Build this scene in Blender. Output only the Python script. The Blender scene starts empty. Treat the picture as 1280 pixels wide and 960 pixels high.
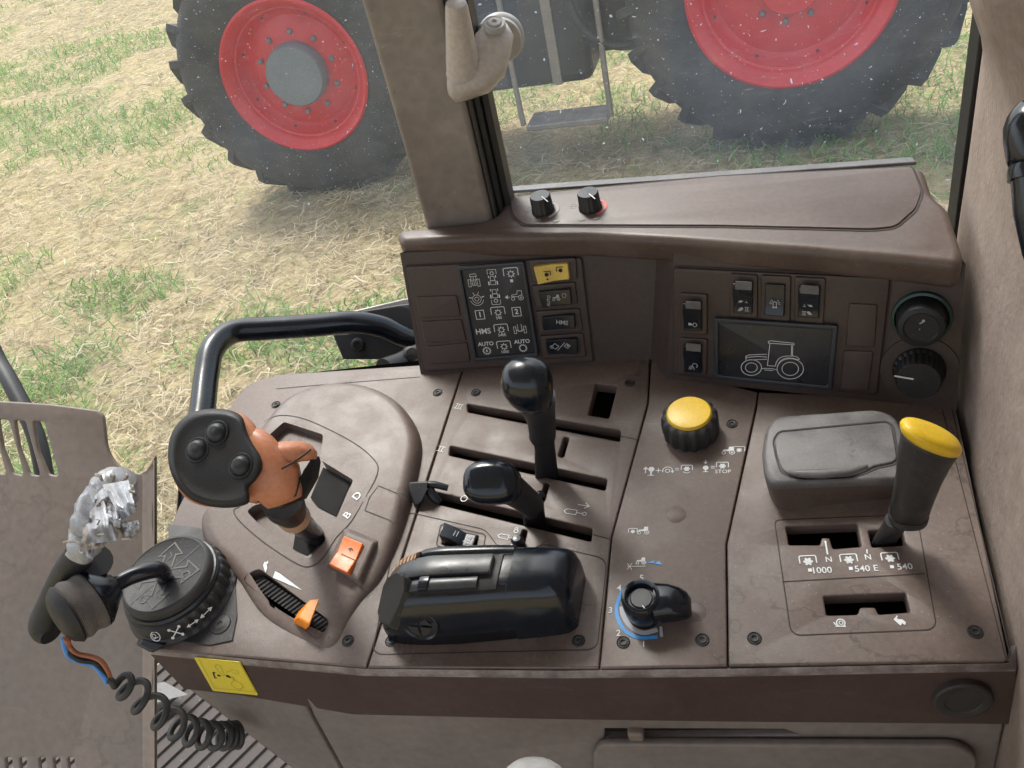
import bpy, bmesh, math, random
from mathutils import Vector as V, Matrix, Quaternion, noise
random.seed(7)
scene = bpy.context.scene
COL = scene.collection
# ---------------------------------------------------------------- camera
F = 1050.0
dn = V((345, -1390, -F)).normalized(); up = -dn
Dv = V((305, 1118, -F)).normalized()
Yv = (Dv - up*Dv.dot(up)).normalized(); Xv = Yv.cross(up)
CAM = V((0, 0, 2.2))
def c2w(v): return V((Xv.dot(v), Yv.dot(v), up.dot(v)))
CR, CU, CB = c2w(V((1,0,0))), c2w(V((0,1,0))), c2w(V((0,0,1)))   # image right, image up, towards viewer
def ray(px, py): return c2w(V((px-640, 480-py, -F)))/F
def at(px, py, d): return CAM + ray(px, py)*d
def depth(p): return -(p-CAM).dot(CB)
def mpp(p): return depth(p)/F
cam = bpy.data.objects.new('camera', bpy.data.cameras.new('camera')); COL.objects.link(cam)
cam.matrix_world = Matrix((( CR.x,CU.x,CB.x,0),(CR.y,CU.y,CB.y,0),(CR.z,CU.z,CB.z,CAM.z),(0,0,0,1)))
cam.data.sensor_width = 36; cam.data.lens = 36*F/1280; cam.data.clip_start=.02; cam.data.clip_end = 500
scene.camera = cam
# ---------------------------------------------------------------- planes
class PL:
    def __init__(s, o, ex, n):
        s.o=o; s.n=n.normalized(); s.ex=(ex-s.n*ex.dot(s.n)).normalized(); s.ey=s.n.cross(s.ex)
    def hit(s, px, py, h=0):
        r=ray(px,py); return CAM + r*(s.n.dot(s.o+s.n*h-CAM)/s.n.dot(r))
    def uv(s, px, py, h=0):
        d=s.hit(px,py,h)-s.o; return V((d.dot(s.ex), d.dot(s.ey)))
    def pt(s, u, v, h=0): return s.o+s.ex*u+s.ey*v+s.n*h
    def q(s, pts, h=0): return [s.uv(a,b,h) for a,b in pts]
def plane3(a,b,c):
    ex=b-a; n=ex.cross(c-a)
    if n.dot(CAM-a)<0: n=-n
    return PL(a, ex, n)
tl = math.asin(Dv.dot(up))
DK = PL(CAM+ray(862,540)*.66, V((1,0,0)), V((0,-math.sin(tl),math.cos(tl))))
P = DK.hit; N = DK.n
# ---------------------------------------------------------------- mesh helpers
def sharp(me, ang=35):
    for p in me.polygons: p.use_smooth=True
    me.set_sharp_from_angle(angle=math.radians(ang))
def finish(o, parent, label=None, cat=None, group=None, kind=None):
    COL.objects.link(o)
    if parent is not None:
        o.parent=parent
        if parent.type=='EMPTY': o.location = -parent.location
    for k,v in (('label',label),('category',cat),('group',group),('kind',kind)):
        if v: o[k]=v
    return o
def mk(name, vs, fs, mat, parent=None, ang=35, sub=0, bev=0, weld=False, **kw):
    me=bpy.data.meshes.new(name); me.from_pydata([tuple(v) for v in vs], [], fs)
    bm=bmesh.new(); bm.from_mesh(me)
    if weld: bmesh.ops.remove_doubles(bm, verts=bm.verts, dist=1e-6)
    bmesh.ops.recalc_face_normals(bm, faces=bm.faces)
    bm.to_mesh(me); bm.free(); me.materials.append(mat); sharp(me, ang)
    o=bpy.data.objects.new(name, me)
    if bev:
        m=o.modifiers.new('b','BEVEL'); m.width=bev; m.segments=3; m.limit_method='ANGLE'; m.angle_limit=math.radians(40)
    if sub:
        m=o.modifiers.new('s','SUBSURF'); m.levels=m.render_levels=sub
    return finish(o, parent, **kw)
def thing(name, loc, label, cat, group=None, kind=None):
    o=bpy.data.objects.new(name, None); o.location=loc; o.empty_display_size=.05
    return finish(o, None, label, cat, group, kind)
def rp(pts, r, n=6):
    out=[]; L=len(pts)
    for i in range(L):
        a,b,c=V(pts[i-1]),V(pts[i]),V(pts[(i+1)%L]); rr=r[i] if isinstance(r,(list,tuple)) else r
        d1=(a-b); d2=(c-b); k=min(rr, d1.length*.48, d2.length*.48)
        if k<1e-5: out.append(b); continue
        s=b+d1.normalized()*k; e=b+d2.normalized()*k
        for j in range(n+1):
            t=j/n; out.append(s*(1-t)**2+b*2*t*(1-t)+e*t*t)
    return out
def crs(pts, n=6, closed=False):
    P_=[V(p) for p in pts]; out=[]; L=len(P_)
    for i in range(L if closed else L-1):
        p0=P_[i-1] if (i>0 or closed) else P_[0]*2-P_[1]; p1=P_[i]; p2=P_[(i+1)%L]
        p3=P_[(i+2)%L] if (i+2<L or closed) else P_[-1]*2-P_[-2]
        for j in range(n):
            t=j/n; out.append(.5*((2*p1)+(p2-p0)*t+(2*p0-5*p1+4*p2-p3)*t*t+(3*p1-p0-3*p2+p3)*t**3))
    if not closed: out.append(P_[-1])
    return out
def plate(name, pl, outer, mat, parent=None, holes=(), h=0, t=.01, bev=.0008, ang=40, res=2, **kw):
    """flat plate with rounded edges and openings; outer/holes in plane metres, h = height of its top"""
    cu=bpy.data.curves.new(name,'CURVE'); cu.dimensions='2D'; cu.fill_mode='BOTH'
    for k,ring_ in enumerate([outer]+list(holes)):
        A=sum(ring_[i-1][0]*ring_[i][1]-ring_[i][0]*ring_[i-1][1] for i in range(len(ring_)))
        if (A<0)==(k==0): ring_=list(reversed(ring_))
        s=cu.splines.new('POLY'); s.points.add(len(ring_)-1); s.use_cyclic_u=True
        for p,q in zip(s.points,ring_): p.co=(q[0],q[1],0,1)
    bev=min(bev,t*.49); cu.extrude=t/2-bev; cu.bevel_depth=bev; cu.bevel_resolution=res; cu.offset=-bev
    co=bpy.data.objects.new('tmp',cu); me=bpy.data.meshes.new_from_object(co)
    bpy.data.objects.remove(co); bpy.data.curves.remove(cu)
    for v in me.vertices: v.co = pl.pt(v.co.x, v.co.y, h-t/2+v.co.z)
    bm=bmesh.new(); bm.from_mesh(me); bmesh.ops.remove_doubles(bm,verts=bm.verts,dist=2e-6)
    bmesh.ops.recalc_face_normals(bm, faces=bm.faces); bm.to_mesh(me); bm.free()
    me.name=name; me.materials.clear(); me.materials.append(mat)
    for p in me.polygons: p.material_index=0
    sharp(me,ang); return finish(bpy.data.objects.new(name,me), parent, **kw)
def ring(c,a,b,e=2.0,n=20):
    o=[]
    for i in range(n):
        t=2*math.pi*i/n; x,y=math.cos(t),math.sin(t)
        o.append(c+a*math.copysign(abs(x)**(2/e),x)+b*math.copysign(abs(y)**(2/e),y))
    return o
def loft(name, rings, mat, parent=None, caps=True, closed=False, ang=50, sub=0, ringclosed=True, **kw):
    n=len(rings[0]); vs=[p for r in rings for p in r]; fs=[]
    R=len(rings)
    for i in range(R if closed else R-1):
        for j in range(n if ringclosed else n-1):
            a=i*n+j; b=i*n+(j+1)%n; c=((i+1)%R)*n+(j+1)%n; d=((i+1)%R)*n+j
            fs.append((a,b,c,d))
    if caps and not closed and ringclosed: fs.append(tuple(range(n-1,-1,-1))); fs.append(tuple((R-1)*n+j for j in range(n)))
    return mk(name, vs, fs, mat, parent, ang=ang, sub=sub, **kw)
def tube_rings(pts, rads, n=14, flat=1.0, side=None):
    rs=[]; prev=None; L=len(pts)
    for i,p in enumerate(pts):
        t=(pts[min(i+1,L-1)]-pts[max(i-1,0)]).normalized()
        if prev is None: x=(side or (V((0,0,1)) if abs(t.z)<.9 else V((1,0,0)))); x=(x-t*x.dot(t)).normalized()
        else: x=(prev-t*prev.dot(t)).normalized()
        prev=x; y=t.cross(x); r=rads[i] if isinstance(rads,(list,tuple)) else rads
        rs.append(ring(p,x*r,y*r*flat,2,n))
    return rs
def tube(name, pts, rads, mat, parent=None, n=14, smooth=0, flat=1.0, **kw):
    pts=[V(p) for p in pts]
    if smooth:
        if isinstance(rads,(list,tuple)):
            rr=crs([V((r,0,0)) for r in rads],smooth); rads=[r.x for r in rr]
        pts=crs(pts,smooth)
    return loft(name, tube_rings(pts,rads,n,flat), mat, parent, **kw)
def axes(ax):
    ax=ax.normalized(); x=CR-ax*CR.dot(ax); x.normalize(); return x, ax.cross(x)
def lathe(name, c, ax, prof, mat, parent=None, n=40, ang=35, mod=None, **kw):
    ax=ax.normalized(); x,y=axes(ax); rs=[]
    for r,z in prof:
        rs.append([c+ax*z+(x*math.cos(2*math.pi*i/n)+y*math.sin(2*math.pi*i/n))*(r*(mod(i,r,z) if mod else 1)) for i in range(n)])
    return loft(name, rs, mat, parent, ang=ang, **kw)
def box(name, c, sx, sy, sz, mat, parent=None, ex=V((1,0,0)), ey=V((0,1,0)), bev=.002, **kw):
    ez=ex.cross(ey); vs=[c+ex*(sx/2*a)+ey*(sy/2*b)+ez*(sz/2*d) for a in(-1,1) for b in(-1,1) for d in(-1,1)]
    fs=[(0,1,3,2),(4,6,7,5),(0,4,5,1),(2,3,7,6),(0,2,6,4),(1,5,7,3)]
    return mk(name,vs,fs,mat,parent,bev=bev,**kw)
class Ink:
    """print and engraving: strokes, discs and letters as thin real geometry on a plane"""
    def __init__(s,pl,h=.0002): s.pl=pl; s.h=h; s.v=[]; s.f=[]; s.set(640,480)
    def set(s,px,py,size=10,d=(1,0),h=None):
        if h is not None: s.h=h
        s.o=s.pl.uv(px,py,s.h); e=s.pl.uv(px+d[0]*size,py+d[1]*size,s.h)-s.o
        s.sc=e.length; s.x=e.normalized(); s.y=V((-s.x.y,s.x.x)); s.w=.0007; return s
    def m(s,p): return s.o+s.x*p[0]*s.sc+s.y*p[1]*s.sc
    def _strip(s,U,w,closed=False):
        L=len(U)
        if closed and (U[0]-U[-1]).length<1e-9: U=U[:-1]; L-=1
        b=len(s.v)
        for i in range(L):
            a=U[i-1] if (i>0 or closed) else U[i]; c=U[(i+1)%L] if (i<L-1 or closed) else U[i]
            t1=(U[i]-a); t2=(c-U[i]); t=(t1.normalized() if t1.length>0 else V((0,0)))+(t2.normalized() if t2.length>0 else V((0,0)))
            t=t.normalized() if t.length>1e-6 else t2.normalized(); nn=V((-t.y,t.x)); k=1
            if t1.length>0 and t2.length>0: k=min(1.6,1/max(.4,abs(nn.dot(V((-t2.y,t2.x)).normalized()))))
            for q in (1,-1):
                p=U[i]+nn*(w/2*q*k); s.v.append(s.pl.pt(p.x,p.y,s.h))
        for i in range(L if closed else L-1):
            j=(i+1)%L; s.f.append((b+2*i,b+2*i+1,b+2*j+1,b+2*j))
    def line(s,pts,w=None,closed=False): s._strip([s.m(p) for p in pts],w or s.w,closed); return s
    def lpx(s,pts,w=None,closed=False,sm=0):
        U=s.pl.q(pts,s.h)
        if sm: U=[V((p.x,p.y)) for p in crs([V((u.x,u.y,0)) for u in U],sm,closed)]
        s._strip(U,w or s.w,closed); return s
    def circ(s,c,r,w=None,a0=0,a1=360,n=24):
        full=a1-a0>=360; k=[(c[0]+r*math.cos(math.radians(a0+(a1-a0)*i/n)),c[1]+r*math.sin(math.radians(a0+(a1-a0)*i/n))) for i in range(n+(0 if full else 1))]
        return s.line(k,w,full)
    def poly(s,pts):
        b=len(s.v)
        for p in pts: q=s.m(p); s.v.append(s.pl.pt(q.x,q.y,s.h))
        s.f.append(tuple(range(b,b+len(pts)))); return s
    def disc(s,c,r,n=20): return s.poly([(c[0]+r*math.cos(2*math.pi*i/n),c[1]+r*math.sin(2*math.pi*i/n)) for i in range(n)])
    def text(s,t,x=0,y=0,size=1.0,bold=.0):
        cu=bpy.data.curves.new('t','FONT'); cu.body=t; cu.size=size; cu.align_x='CENTER'; cu.align_y='CENTER'; cu.offset=bold; cu.resolution_u=3
        co=bpy.data.objects.new('t',cu); me=bpy.data.meshes.new_from_object(co); b=len(s.v)
        for v in me.vertices: q=s.m((x+v.co.x,y+v.co.y)); s.v.append(s.pl.pt(q.x,q.y,s.h))
        for p in me.polygons: s.f.append(tuple(b+i for i in p.vertices))
        bpy.data.objects.remove(co); bpy.data.curves.remove(cu); bpy.data.meshes.remove(me); return s
    def build(s,name,mat,parent,**kw): return mk(name,s.v,s.f,mat,parent,**kw)
# ---------------------------------------------------------------- materials
def nd(nt,t,**kw):
    n=nt.nodes.new(t)
    for k,v in kw.items():
        if k in n.inputs: n.inputs[k].default_value=v
        else: setattr(n,k,v)
    return n
def c4(c): return (c[0],c[1],c[2],1)
def surf(name, base, dirt=None, rough=.5, scale=30, amt=.5, bump=.15, bscale=400, spec=.5, stain=None, speck=None, metal=0, rvar=.15, coat=0, scratch=0):
    m=bpy.data.materials.new(name); m.use_nodes=True; nt=m.node_tree; nt.nodes.clear(); L=nt.links.new
    out=nd(nt,'ShaderNodeOutputMaterial'); b=nd(nt,'ShaderNodeBsdfPrincipled'); L(b.outputs[0],out.inputs[0])
    tc=nd(nt,'ShaderNodeTexCoord'); co=tc.outputs['Object']
    b.inputs['Metallic'].default_value=metal; b.inputs['Specular IOR Level'].default_value=spec
    b.inputs['Coat Weight'].default_value=coat; b.inputs['Coat Roughness'].default_value=.12
    n1=nd(nt,'ShaderNodeTexNoise',Scale=scale,Detail=8.0,Roughness=.65); L(co,n1.inputs['Vector'])
    r1=nd(nt,'ShaderNodeValToRGB'); r1.color_ramp.elements[0].position=.38; r1.color_ramp.elements[1].position=.72; L(n1.outputs[0],r1.inputs[0])
    mx=nd(nt,'ShaderNodeMix',data_type='RGBA'); mx.inputs[6].default_value=c4(base); mx.inputs[7].default_value=c4(dirt or [x*1.35 for x in base])
    mu=nd(nt,'ShaderNodeMath',operation='MULTIPLY'); mu.inputs[1].default_value=amt; L(r1.outputs[0],mu.inputs[0]); L(mu.outputs[0],mx.inputs[0])
    col=mx.outputs[2]
    nf=nd(nt,'ShaderNodeTexNoise',Scale=scale*14,Detail=3.0); L(co,nf.inputs['Vector'])
    m2=nd(nt,'ShaderNodeMix',data_type='RGBA',blend_type='OVERLAY'); m2.inputs[0].default_value=.25; L(col,m2.inputs[6]); L(nf.outputs[0],m2.inputs[7]); col=m2.outputs[2]
    if stain:   # dried water rims: contour of a soft noise
        ns=nd(nt,'ShaderNodeTexNoise',Scale=stain[0],Detail=5.0,Roughness=.6); L(co,ns.inputs['Vector'])
        rr=nd(nt,'ShaderNodeValToRGB'); e=rr.color_ramp.elements; e[0].position=.485; e[0].color=(0,0,0,1); e[1].position=.5; e[1].color=(1,1,1,1)
        x=rr.color_ramp.elements.new(.515); x.color=(0,0,0,1); L(ns.outputs[0],rr.inputs[0])
        nm=nd(nt,'ShaderNodeTexNoise',Scale=stain[0]*.7,Detail=2.0); L(co,nm.inputs['Vector'])
        rm=nd(nt,'ShaderNodeValToRGB'); rm.color_ramp.elements[0].position=.5; rm.color_ramp.elements[1].position=.62; L(nm.outputs[0],rm.inputs[0])
        mm=nd(nt,'ShaderNodeMath',operation='MULTIPLY'); L(rr.outputs[0],mm.inputs[0]); L(rm.outputs[0],mm.inputs[1])
        mq=nd(nt,'ShaderNodeMath',operation='MULTIPLY'); mq.inputs[1].default_value=stain[1]; L(mm.outputs[0],mq.inputs[0])
        m3=nd(nt,'ShaderNodeMix',data_type='RGBA'); m3.inputs[7].default_value=c4([x*.3 for x in base]); L(mq.outputs[0],m3.inputs[0]); L(col,m3.inputs[6]); col=m3.outputs[2]
    if speck:   # crumbs and dust specks (scale, size, colour, strength)
        vo=nd(nt,'ShaderNodeTexVoronoi',Scale=speck[0],Randomness=1.0); L(co,vo.inputs['Vector'])
        lt=nd(nt,'ShaderNodeMath',operation='LESS_THAN'); lt.inputs[1].default_value=speck[1]; L(vo.outputs['Distance'],lt.inputs[0])
        sp=nd(nt,'ShaderNodeSeparateColor'); L(vo.outputs['Color'],sp.inputs[0])
        gt=nd(nt,'ShaderNodeMath',operation='GREATER_THAN'); gt.inputs[1].default_value=.6; L(sp.outputs[0],gt.inputs[0])
        mm=nd(nt,'ShaderNodeMath',operation='MULTIPLY'); L(lt.outputs[0],mm.inputs[0]); L(gt.outputs[0],mm.inputs[1])
        mq=nd(nt,'ShaderNodeMath',operation='MULTIPLY'); mq.inputs[1].default_value=speck[3]; L(mm.outputs[0],mq.inputs[0])
        m4=nd(nt,'ShaderNodeMix',data_type='RGBA'); m4.inputs[7].default_value=c4(speck[2]); L(mq.outputs[0],m4.inputs[0]); L(col,m4.inputs[6]); col=m4.outputs[2]
    if scratch: # fine pale scuffs: stretched noise
        mp=nd(nt,'ShaderNodeMapping'); mp.inputs['Scale'].default_value=(18,160,60); mp.inputs['Rotation'].default_value=(0,0,.5); L(co,mp.inputs[0])
        ns=nd(nt,'ShaderNodeTexNoise',Scale=1.0,Detail=6.0,Roughness=.7,Distortion=1.5); L(mp.outputs[0],ns.inputs['Vector'])
        rr=nd(nt,'ShaderNodeValToRGB'); rr.color_ramp.elements[0].position=.62; rr.color_ramp.elements[1].position=.7; L(ns.outputs[0],rr.inputs[0])
        mq=nd(nt,'ShaderNodeMath',operation='MULTIPLY'); mq.inputs[1].default_value=scratch; L(rr.outputs[0],mq.inputs[0])
        m5=nd(nt,'ShaderNodeMix',data_type='RGBA'); m5.inputs[7].default_value=c4([min(.7,x*2+.04) for x in base]); L(mq.outputs[0],m5.inputs[0]); L(col,m5.inputs[6]); col=m5.outputs[2]
    L(col,b.inputs['Base Color'])
    rmx=nd(nt,'ShaderNodeMapRange'); rmx.inputs[3].default_value=rough-rvar/2; rmx.inputs[4].default_value=min(1,rough+rvar); L(r1.outputs[0],rmx.inputs[0]); L(rmx.outputs[0],b.inputs['Roughness'])
    if bump:
        nb=nd(nt,'ShaderNodeTexNoise',Scale=bscale,Detail=4.0); L(co,nb.inputs['Vector'])
        bp=nd(nt,'ShaderNodeBump',Strength=bump,Distance=.001); L(nb.outputs[0],bp.inputs['Height']); L(bp.outputs[0],b.inputs['Normal'])
    return m
deckm = surf('deck_plastic',(.108,.077,.066),(.178,.136,.118),rough=.48,scale=22,amt=.6,bump=.16,bscale=1100,stain=(16,.5),speck=(260,.10,(.33,.29,.26),.5),scratch=.25)
hoodm = surf('hood_plastic',(.078,.052,.043),(.138,.103,.088),rough=.42,scale=16,amt=.6,bump=.1,bscale=900,speck=(300,.09,(.4,.36,.34),.4),scratch=.3)
dashm = surf('dash_plastic',(.050,.033,.029),(.072,.050,.044),rough=.45,scale=20,amt=.5,bump=.12,bscale=1000,speck=(300,.08,(.3,.27,.25),.3))
bandm = surf('band_plastic',(.054,.033,.029),(.080,.052,.046),rough=.42,scale=12,amt=.6,bump=.1,bscale=800,speck=(200,.06,(.35,.32,.3),.4),scratch=.3)
lipm = surf('worn_lip_plastic',(.13,.10,.095),(.48,.44,.42),rough=.5,scale=60,amt=.55,bump=.2,bscale=700)
beigem= surf('beige_plastic',(.17,.135,.113),(.23,.19,.163),rough=.5,scale=9,amt=.6,bump=.1,bscale=700,speck=(150,.06,(.08,.06,.05),.5),scratch=.15,stain=(9,.25))
bodym = surf('lower_panel_plastic',(.16,.135,.125),(.21,.18,.165),rough=.5,scale=9,amt=.6,bump=.12,bscale=800,speck=(150,.06,(.35,.3,.28),.4))
foamm = surf('wall_foam',(.28,.225,.195),(.16,.12,.105),rough=.75,scale=6,amt=.75,bump=.6,bscale=260,spec=.25,speck=(220,.12,(.09,.07,.06),.35))
pillarm=surf('pillar_paint',(.24,.215,.20),(.11,.085,.07),rough=.42,scale=7,amt=.85,bump=.06,bscale=300,speck=(90,.05,(.05,.04,.035),.8),scratch=.25)
handlem=surf('handle_plastic',(.44,.405,.375),(.37,.335,.31),rough=.32,scale=20,amt=.4,bump=.05,bscale=500)
glossm= surf('black_gloss',(.005,.008,.014),(.016,.018,.024),rough=.22,scale=25,amt=.4,bump=.03,bscale=300,speck=(350,.07,(.25,.23,.22),.35),rvar=.12,scratch=.12)
blackm= surf('black_satin',(.008,.010,.014),(.022,.024,.028),rough=.42,scale=30,amt=.5,bump=.1,bscale=900,speck=(300,.1,(.2,.18,.17),.4))
rubberm=surf('black_rubber',(.007,.007,.009),(.018,.017,.017),rough=.55,scale=30,amt=.5,bump=.2,bscale=700,speck=(300,.1,(.2,.18,.16),.3))
greyb = surf('dusty_black',(.018,.018,.020),(.065,.058,.053),rough=.55,scale=35,amt=.6,bump=.15,bscale=600,speck=(260,.12,(.25,.22,.2),.4))
binm  = surf('worn_grey',(.085,.080,.083),(.20,.19,.185),rough=.5,scale=40,amt=.7,bump=.12,bscale=700,stain=(30,.5))
pitm  = surf('dark_inside',(.004,.004,.004),(.01,.009,.008),rough=.9,bump=0)  # near-black colour stands in for the shade inside slots and gates
yelm  = surf('yellow_plastic',(.72,.47,.02),(.62,.38,.03),rough=.4,scale=40,amt=.6,bump=.05,speck=(300,.1,(.2,.12,.02),.5),scratch=.0)
yelsw = surf('yellow_switch',(.70,.50,.10),(.55,.38,.08),rough=.4,scale=60,amt=.5,bump=.05)
stick = surf('sticker_yellow',(.74,.60,.05),(.66,.52,.05),rough=.4,scale=60,amt=.5,bump=.03)
orgm  = surf('orange_switch',(.80,.17,.03),(.62,.12,.02),rough=.4,scale=50,amt=.5,bump=.05)
orgp  = surf('orange_pointer',(.85,.26,.01),(.7,.2,.01),rough=.35,scale=50,amt=.3,bump=.03)
peach = surf('worn_orange',(.56,.225,.115),(.40,.125,.06),rough=.42,scale=26,amt=.5,bump=.06,speck=(250,.1,(.12,.06,.04),.6))
tanm  = surf('tan_wheel',(.42,.28,.18),(.3,.2,.13),rough=.5,scale=60)
whitem= surf('white_print',(.72,.74,.76),(.5,.5,.5),rough=.6,scale=120,amt=.6,bump=0)
fadem = surf('faded_print',(.32,.29,.28),(.16,.13,.125),rough=.6,scale=160,amt=.8,bump=0)
ghostm= surf('ghost_print',(.035,.037,.045),(.02,.02,.024),rough=.5,bump=0)
dimm  = surf('grey_print',(.42,.43,.46),(.3,.3,.32),rough=.6,scale=120,bump=0)
bluem = surf('blue_print',(.05,.30,.72),(.05,.25,.6),rough=.5,bump=0)
redp  = surf('red_print',(.55,.06,.05),(.3,.06,.05),rough=.5,scale=90,bump=0)
inkm  = surf('black_print',(.01,.01,.01),rough=.6,bump=0)
olive = surf('olive_print',(.30,.24,.02),rough=.6,bump=0)
groove= surf('groove_shadow_line',(.03,.023,.022),(.05,.04,.038),rough=.8,scale=80,bump=0)
plugm = surf('plug_rubber',(.022,.019,.018),(.05,.043,.04),rough=.6,scale=40)
drumm = surf('drum_grey',(.024,.026,.031),(.055,.054,.056),rough=.34,scale=40,amt=.6,bump=.06,scratch=.3)
embm  = surf('embossed_plastic',(.05,.047,.046),(.14,.12,.105),rough=.5,scale=50,amt=.6,bump=.1)
greenm= surf('green_ring',(.008,.035,.028),rough=.35,bump=0)
dispm = surf('display_face',(.014,.015,.021),(.024,.024,.03),rough=.33,scale=30,amt=.6,bump=0,speck=(300,.07,(.25,.25,.27),.3))
bezelm= surf('display_bezel',(.022,.027,.038),(.05,.055,.065),rough=.35,scale=50,amt=.5,bump=.04)
metalm= surf('screw_metal',(.25,.23,.22),(.12,.1,.09),rough=.45,metal=.8,scale=200,bump=0)
tapem = surf('silver_tape',(.42,.44,.48),(.20,.175,.16),rough=.36,metal=.25,scale=45,amt=.9,bump=.9,bscale=90,rvar=.3)
meshm = surf('frayed_tape',(.36,.32,.28),(.14,.12,.10),rough=.7,scale=120,amt=.7,bump=.7,bscale=260)
ribm  = surf('ribbed_sleeve',(.10,.09,.085),(.22,.19,.17),rough=.5,scale=50,amt=.6,bump=.2)
bwire = surf('blue_wire',(.05,.22,.55),rough=.4,bump=0); owire=surf('brown_wire',(.35,.12,.05),rough=.4,bump=0)
floorm= surf('floor_mat',(.05,.038,.034),(.11,.095,.088),rough=.75,scale=18,amt=.7,bump=.3,bscale=300,speck=(120,.1,(.45,.4,.36),.6))
tyrem = surf('tyre_rubber',(.013,.014,.017),(.085,.074,.060),rough=.75,scale=4,amt=.7,bump=.4,bscale=60,speck=(40,.05,(.2,.18,.15),.3))
redm  = surf('red_rim_paint',(.60,.004,.010),(.45,.008,.012),rough=.42,scale=5,amt=.6,bump=.03,coat=.1)
hubm  = surf('hub_grey',(.14,.16,.18),(.2,.2,.2),rough=.5,scale=6,bump=.1)
chasm = surf('chassis_dark',(.012,.013,.018),(.035,.035,.037),rough=.55,scale=4,bump=.1)
stepm = surf('step_metal',(.25,.23,.22),(.12,.10,.09),rough=.45,metal=.4,scale=9)
padm  = surf('armrest_grey',(.42,.42,.42),(.33,.32,.32),rough=.5,scale=9)
def glass_mat(name, haze, seed):
    m=bpy.data.materials.new(name); m.use_nodes=True; nt=m.node_tree; nt.nodes.clear(); L=nt.links.new
    out=nd(nt,'ShaderNodeOutputMaterial'); tr=nd(nt,'ShaderNodeBsdfTransparent'); tr.inputs[0].default_value=(.93,.96,.95,1)
    df=nd(nt,'ShaderNodeBsdfDiffuse'); df.inputs[0].default_value=(.50,.60,.74,1); ts=nd(nt,'ShaderNodeBsdfTranslucent'); ts.inputs[0].default_value=(.50,.60,.74,1)
    dm=nd(nt,'ShaderNodeMixShader'); dm.inputs[0].default_value=.5; L(df.outputs[0],dm.inputs[1]); L(ts.outputs[0],dm.inputs[2])
    tc=nd(nt,'ShaderNodeTexCoord'); co=nd(nt,'ShaderNodeMapping'); co.inputs['Location'].default_value=(seed,seed*2,0); L(tc.outputs['Object'],co.inputs[0]); co=co.outputs[0]
    n1=nd(nt,'ShaderNodeTexNoise',Scale=5.0,Detail=6.0,Roughness=.65); L(co,n1.inputs['Vector'])
    mr=nd(nt,'ShaderNodeMapRange'); mr.inputs[1].default_value=.35; mr.inputs[2].default_value=.75; mr.inputs[3].default_value=haze*.45; mr.inputs[4].default_value=haze*1.9; L(n1.outputs[0],mr.inputs[0])
    acc=mr.outputs[0]
    for sc,sz,st,dist in ((150,.11,.55,.010),(60,.055,.75,.014),(330,.13,.4,.006)):
        nn=nd(nt,'ShaderNodeTexNoise',Scale=60.0); L(co,nn.inputs['Vector'])
        va=nd(nt,'ShaderNodeVectorMath',operation='SCALE'); va.inputs['Scale'].default_value=dist*2; L(nn.outputs['Color'],va.inputs[0])
        ad=nd(nt,'ShaderNodeVectorMath',operation='ADD'); L(co,ad.inputs[0]); L(va.outputs[0],ad.inputs[1])
        vo=nd(nt,'ShaderNodeTexVoronoi',Scale=float(sc)); L(ad.outputs[0],vo.inputs['Vector'])
        lt=nd(nt,'ShaderNodeMath',operation='LESS_THAN'); lt.inputs[1].default_value=sz; L(vo.outputs['Distance'],lt.inputs[0])
        sp=nd(nt,'ShaderNodeSeparateColor'); L(vo.outputs['Color'],sp.inputs[0])
        gt=nd(nt,'ShaderNodeMath',operation='GREATER_THAN'); gt.inputs[1].default_value=.66; L(sp.outputs[0],gt.inputs[0])
        m1=nd(nt,'ShaderNodeMath',operation='MULTIPLY'); L(lt.outputs[0],m1.inputs[0]); L(gt.outputs[0],m1.inputs[1])
        m2=nd(nt,'ShaderNodeMath',operation='MULTIPLY_ADD'); m2.inputs[1].default_value=st; L(m1.outputs[0],m2.inputs[0]); L(acc,m2.inputs[2]); acc=m2.outputs[0]
    # hair-thin scratches
    mp=nd(nt,'ShaderNodeMapping'); mp.inputs['Scale'].default_value=(7,7,60); mp.inputs['Rotation'].default_value=(0,.6,0); L(co,mp.inputs[0])
    ns=nd(nt,'ShaderNodeTexNoise',Scale=3.0,Detail=3.0,Distortion=1.2); L(mp.outputs[0],ns.inputs['Vector'])
    rr=nd(nt,'ShaderNodeValToRGB'); e=rr.color_ramp.elements; e[0].position=.59; e[0].color=(0,0,0,1); e[1].position=.596; e[1].color=(.16,.16,.16,1); x=rr.color_ramp.elements.new(.603); x.color=(0,0,0,1)
    L(ns.outputs[0],rr.inputs[0]); a2=nd(nt,'ShaderNodeMath',operation='ADD'); L(acc,a2.inputs[0]); L(rr.outputs[0],a2.inputs[1]); a2.use_clamp=True
    ms=nd(nt,'ShaderNodeMixShader'); L(a2.outputs[0],ms.inputs[0]); L(tr.outputs[0],ms.inputs[1]); L(dm.outputs[0],ms.inputs[2])
    gl=nd(nt,'ShaderNodeBsdfGlossy'); gl.inputs['Roughness'].default_value=.05; lw=nd(nt,'ShaderNodeLayerWeight'); lw.inputs[0].default_value=.5; pw_=nd(nt,'ShaderNodeMath',operation='POWER'); pw_.inputs[1].default_value=4.0; L(lw.outputs['Facing'],pw_.inputs[0]); fr=nd(nt,'ShaderNodeMath',operation='MULTIPLY_ADD'); fr.inputs[1].default_value=.5; fr.inputs[2].default_value=.03; L(pw_.outputs[0],fr.inputs[0])
    mg=nd(nt,'ShaderNodeMixShader'); L(fr.outputs[0],mg.inputs[0]); L(ms.outputs[0],mg.inputs[1]); L(gl.outputs[0],mg.inputs[2]); L(mg.outputs[0],out.inputs[0])
    return m
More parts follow.
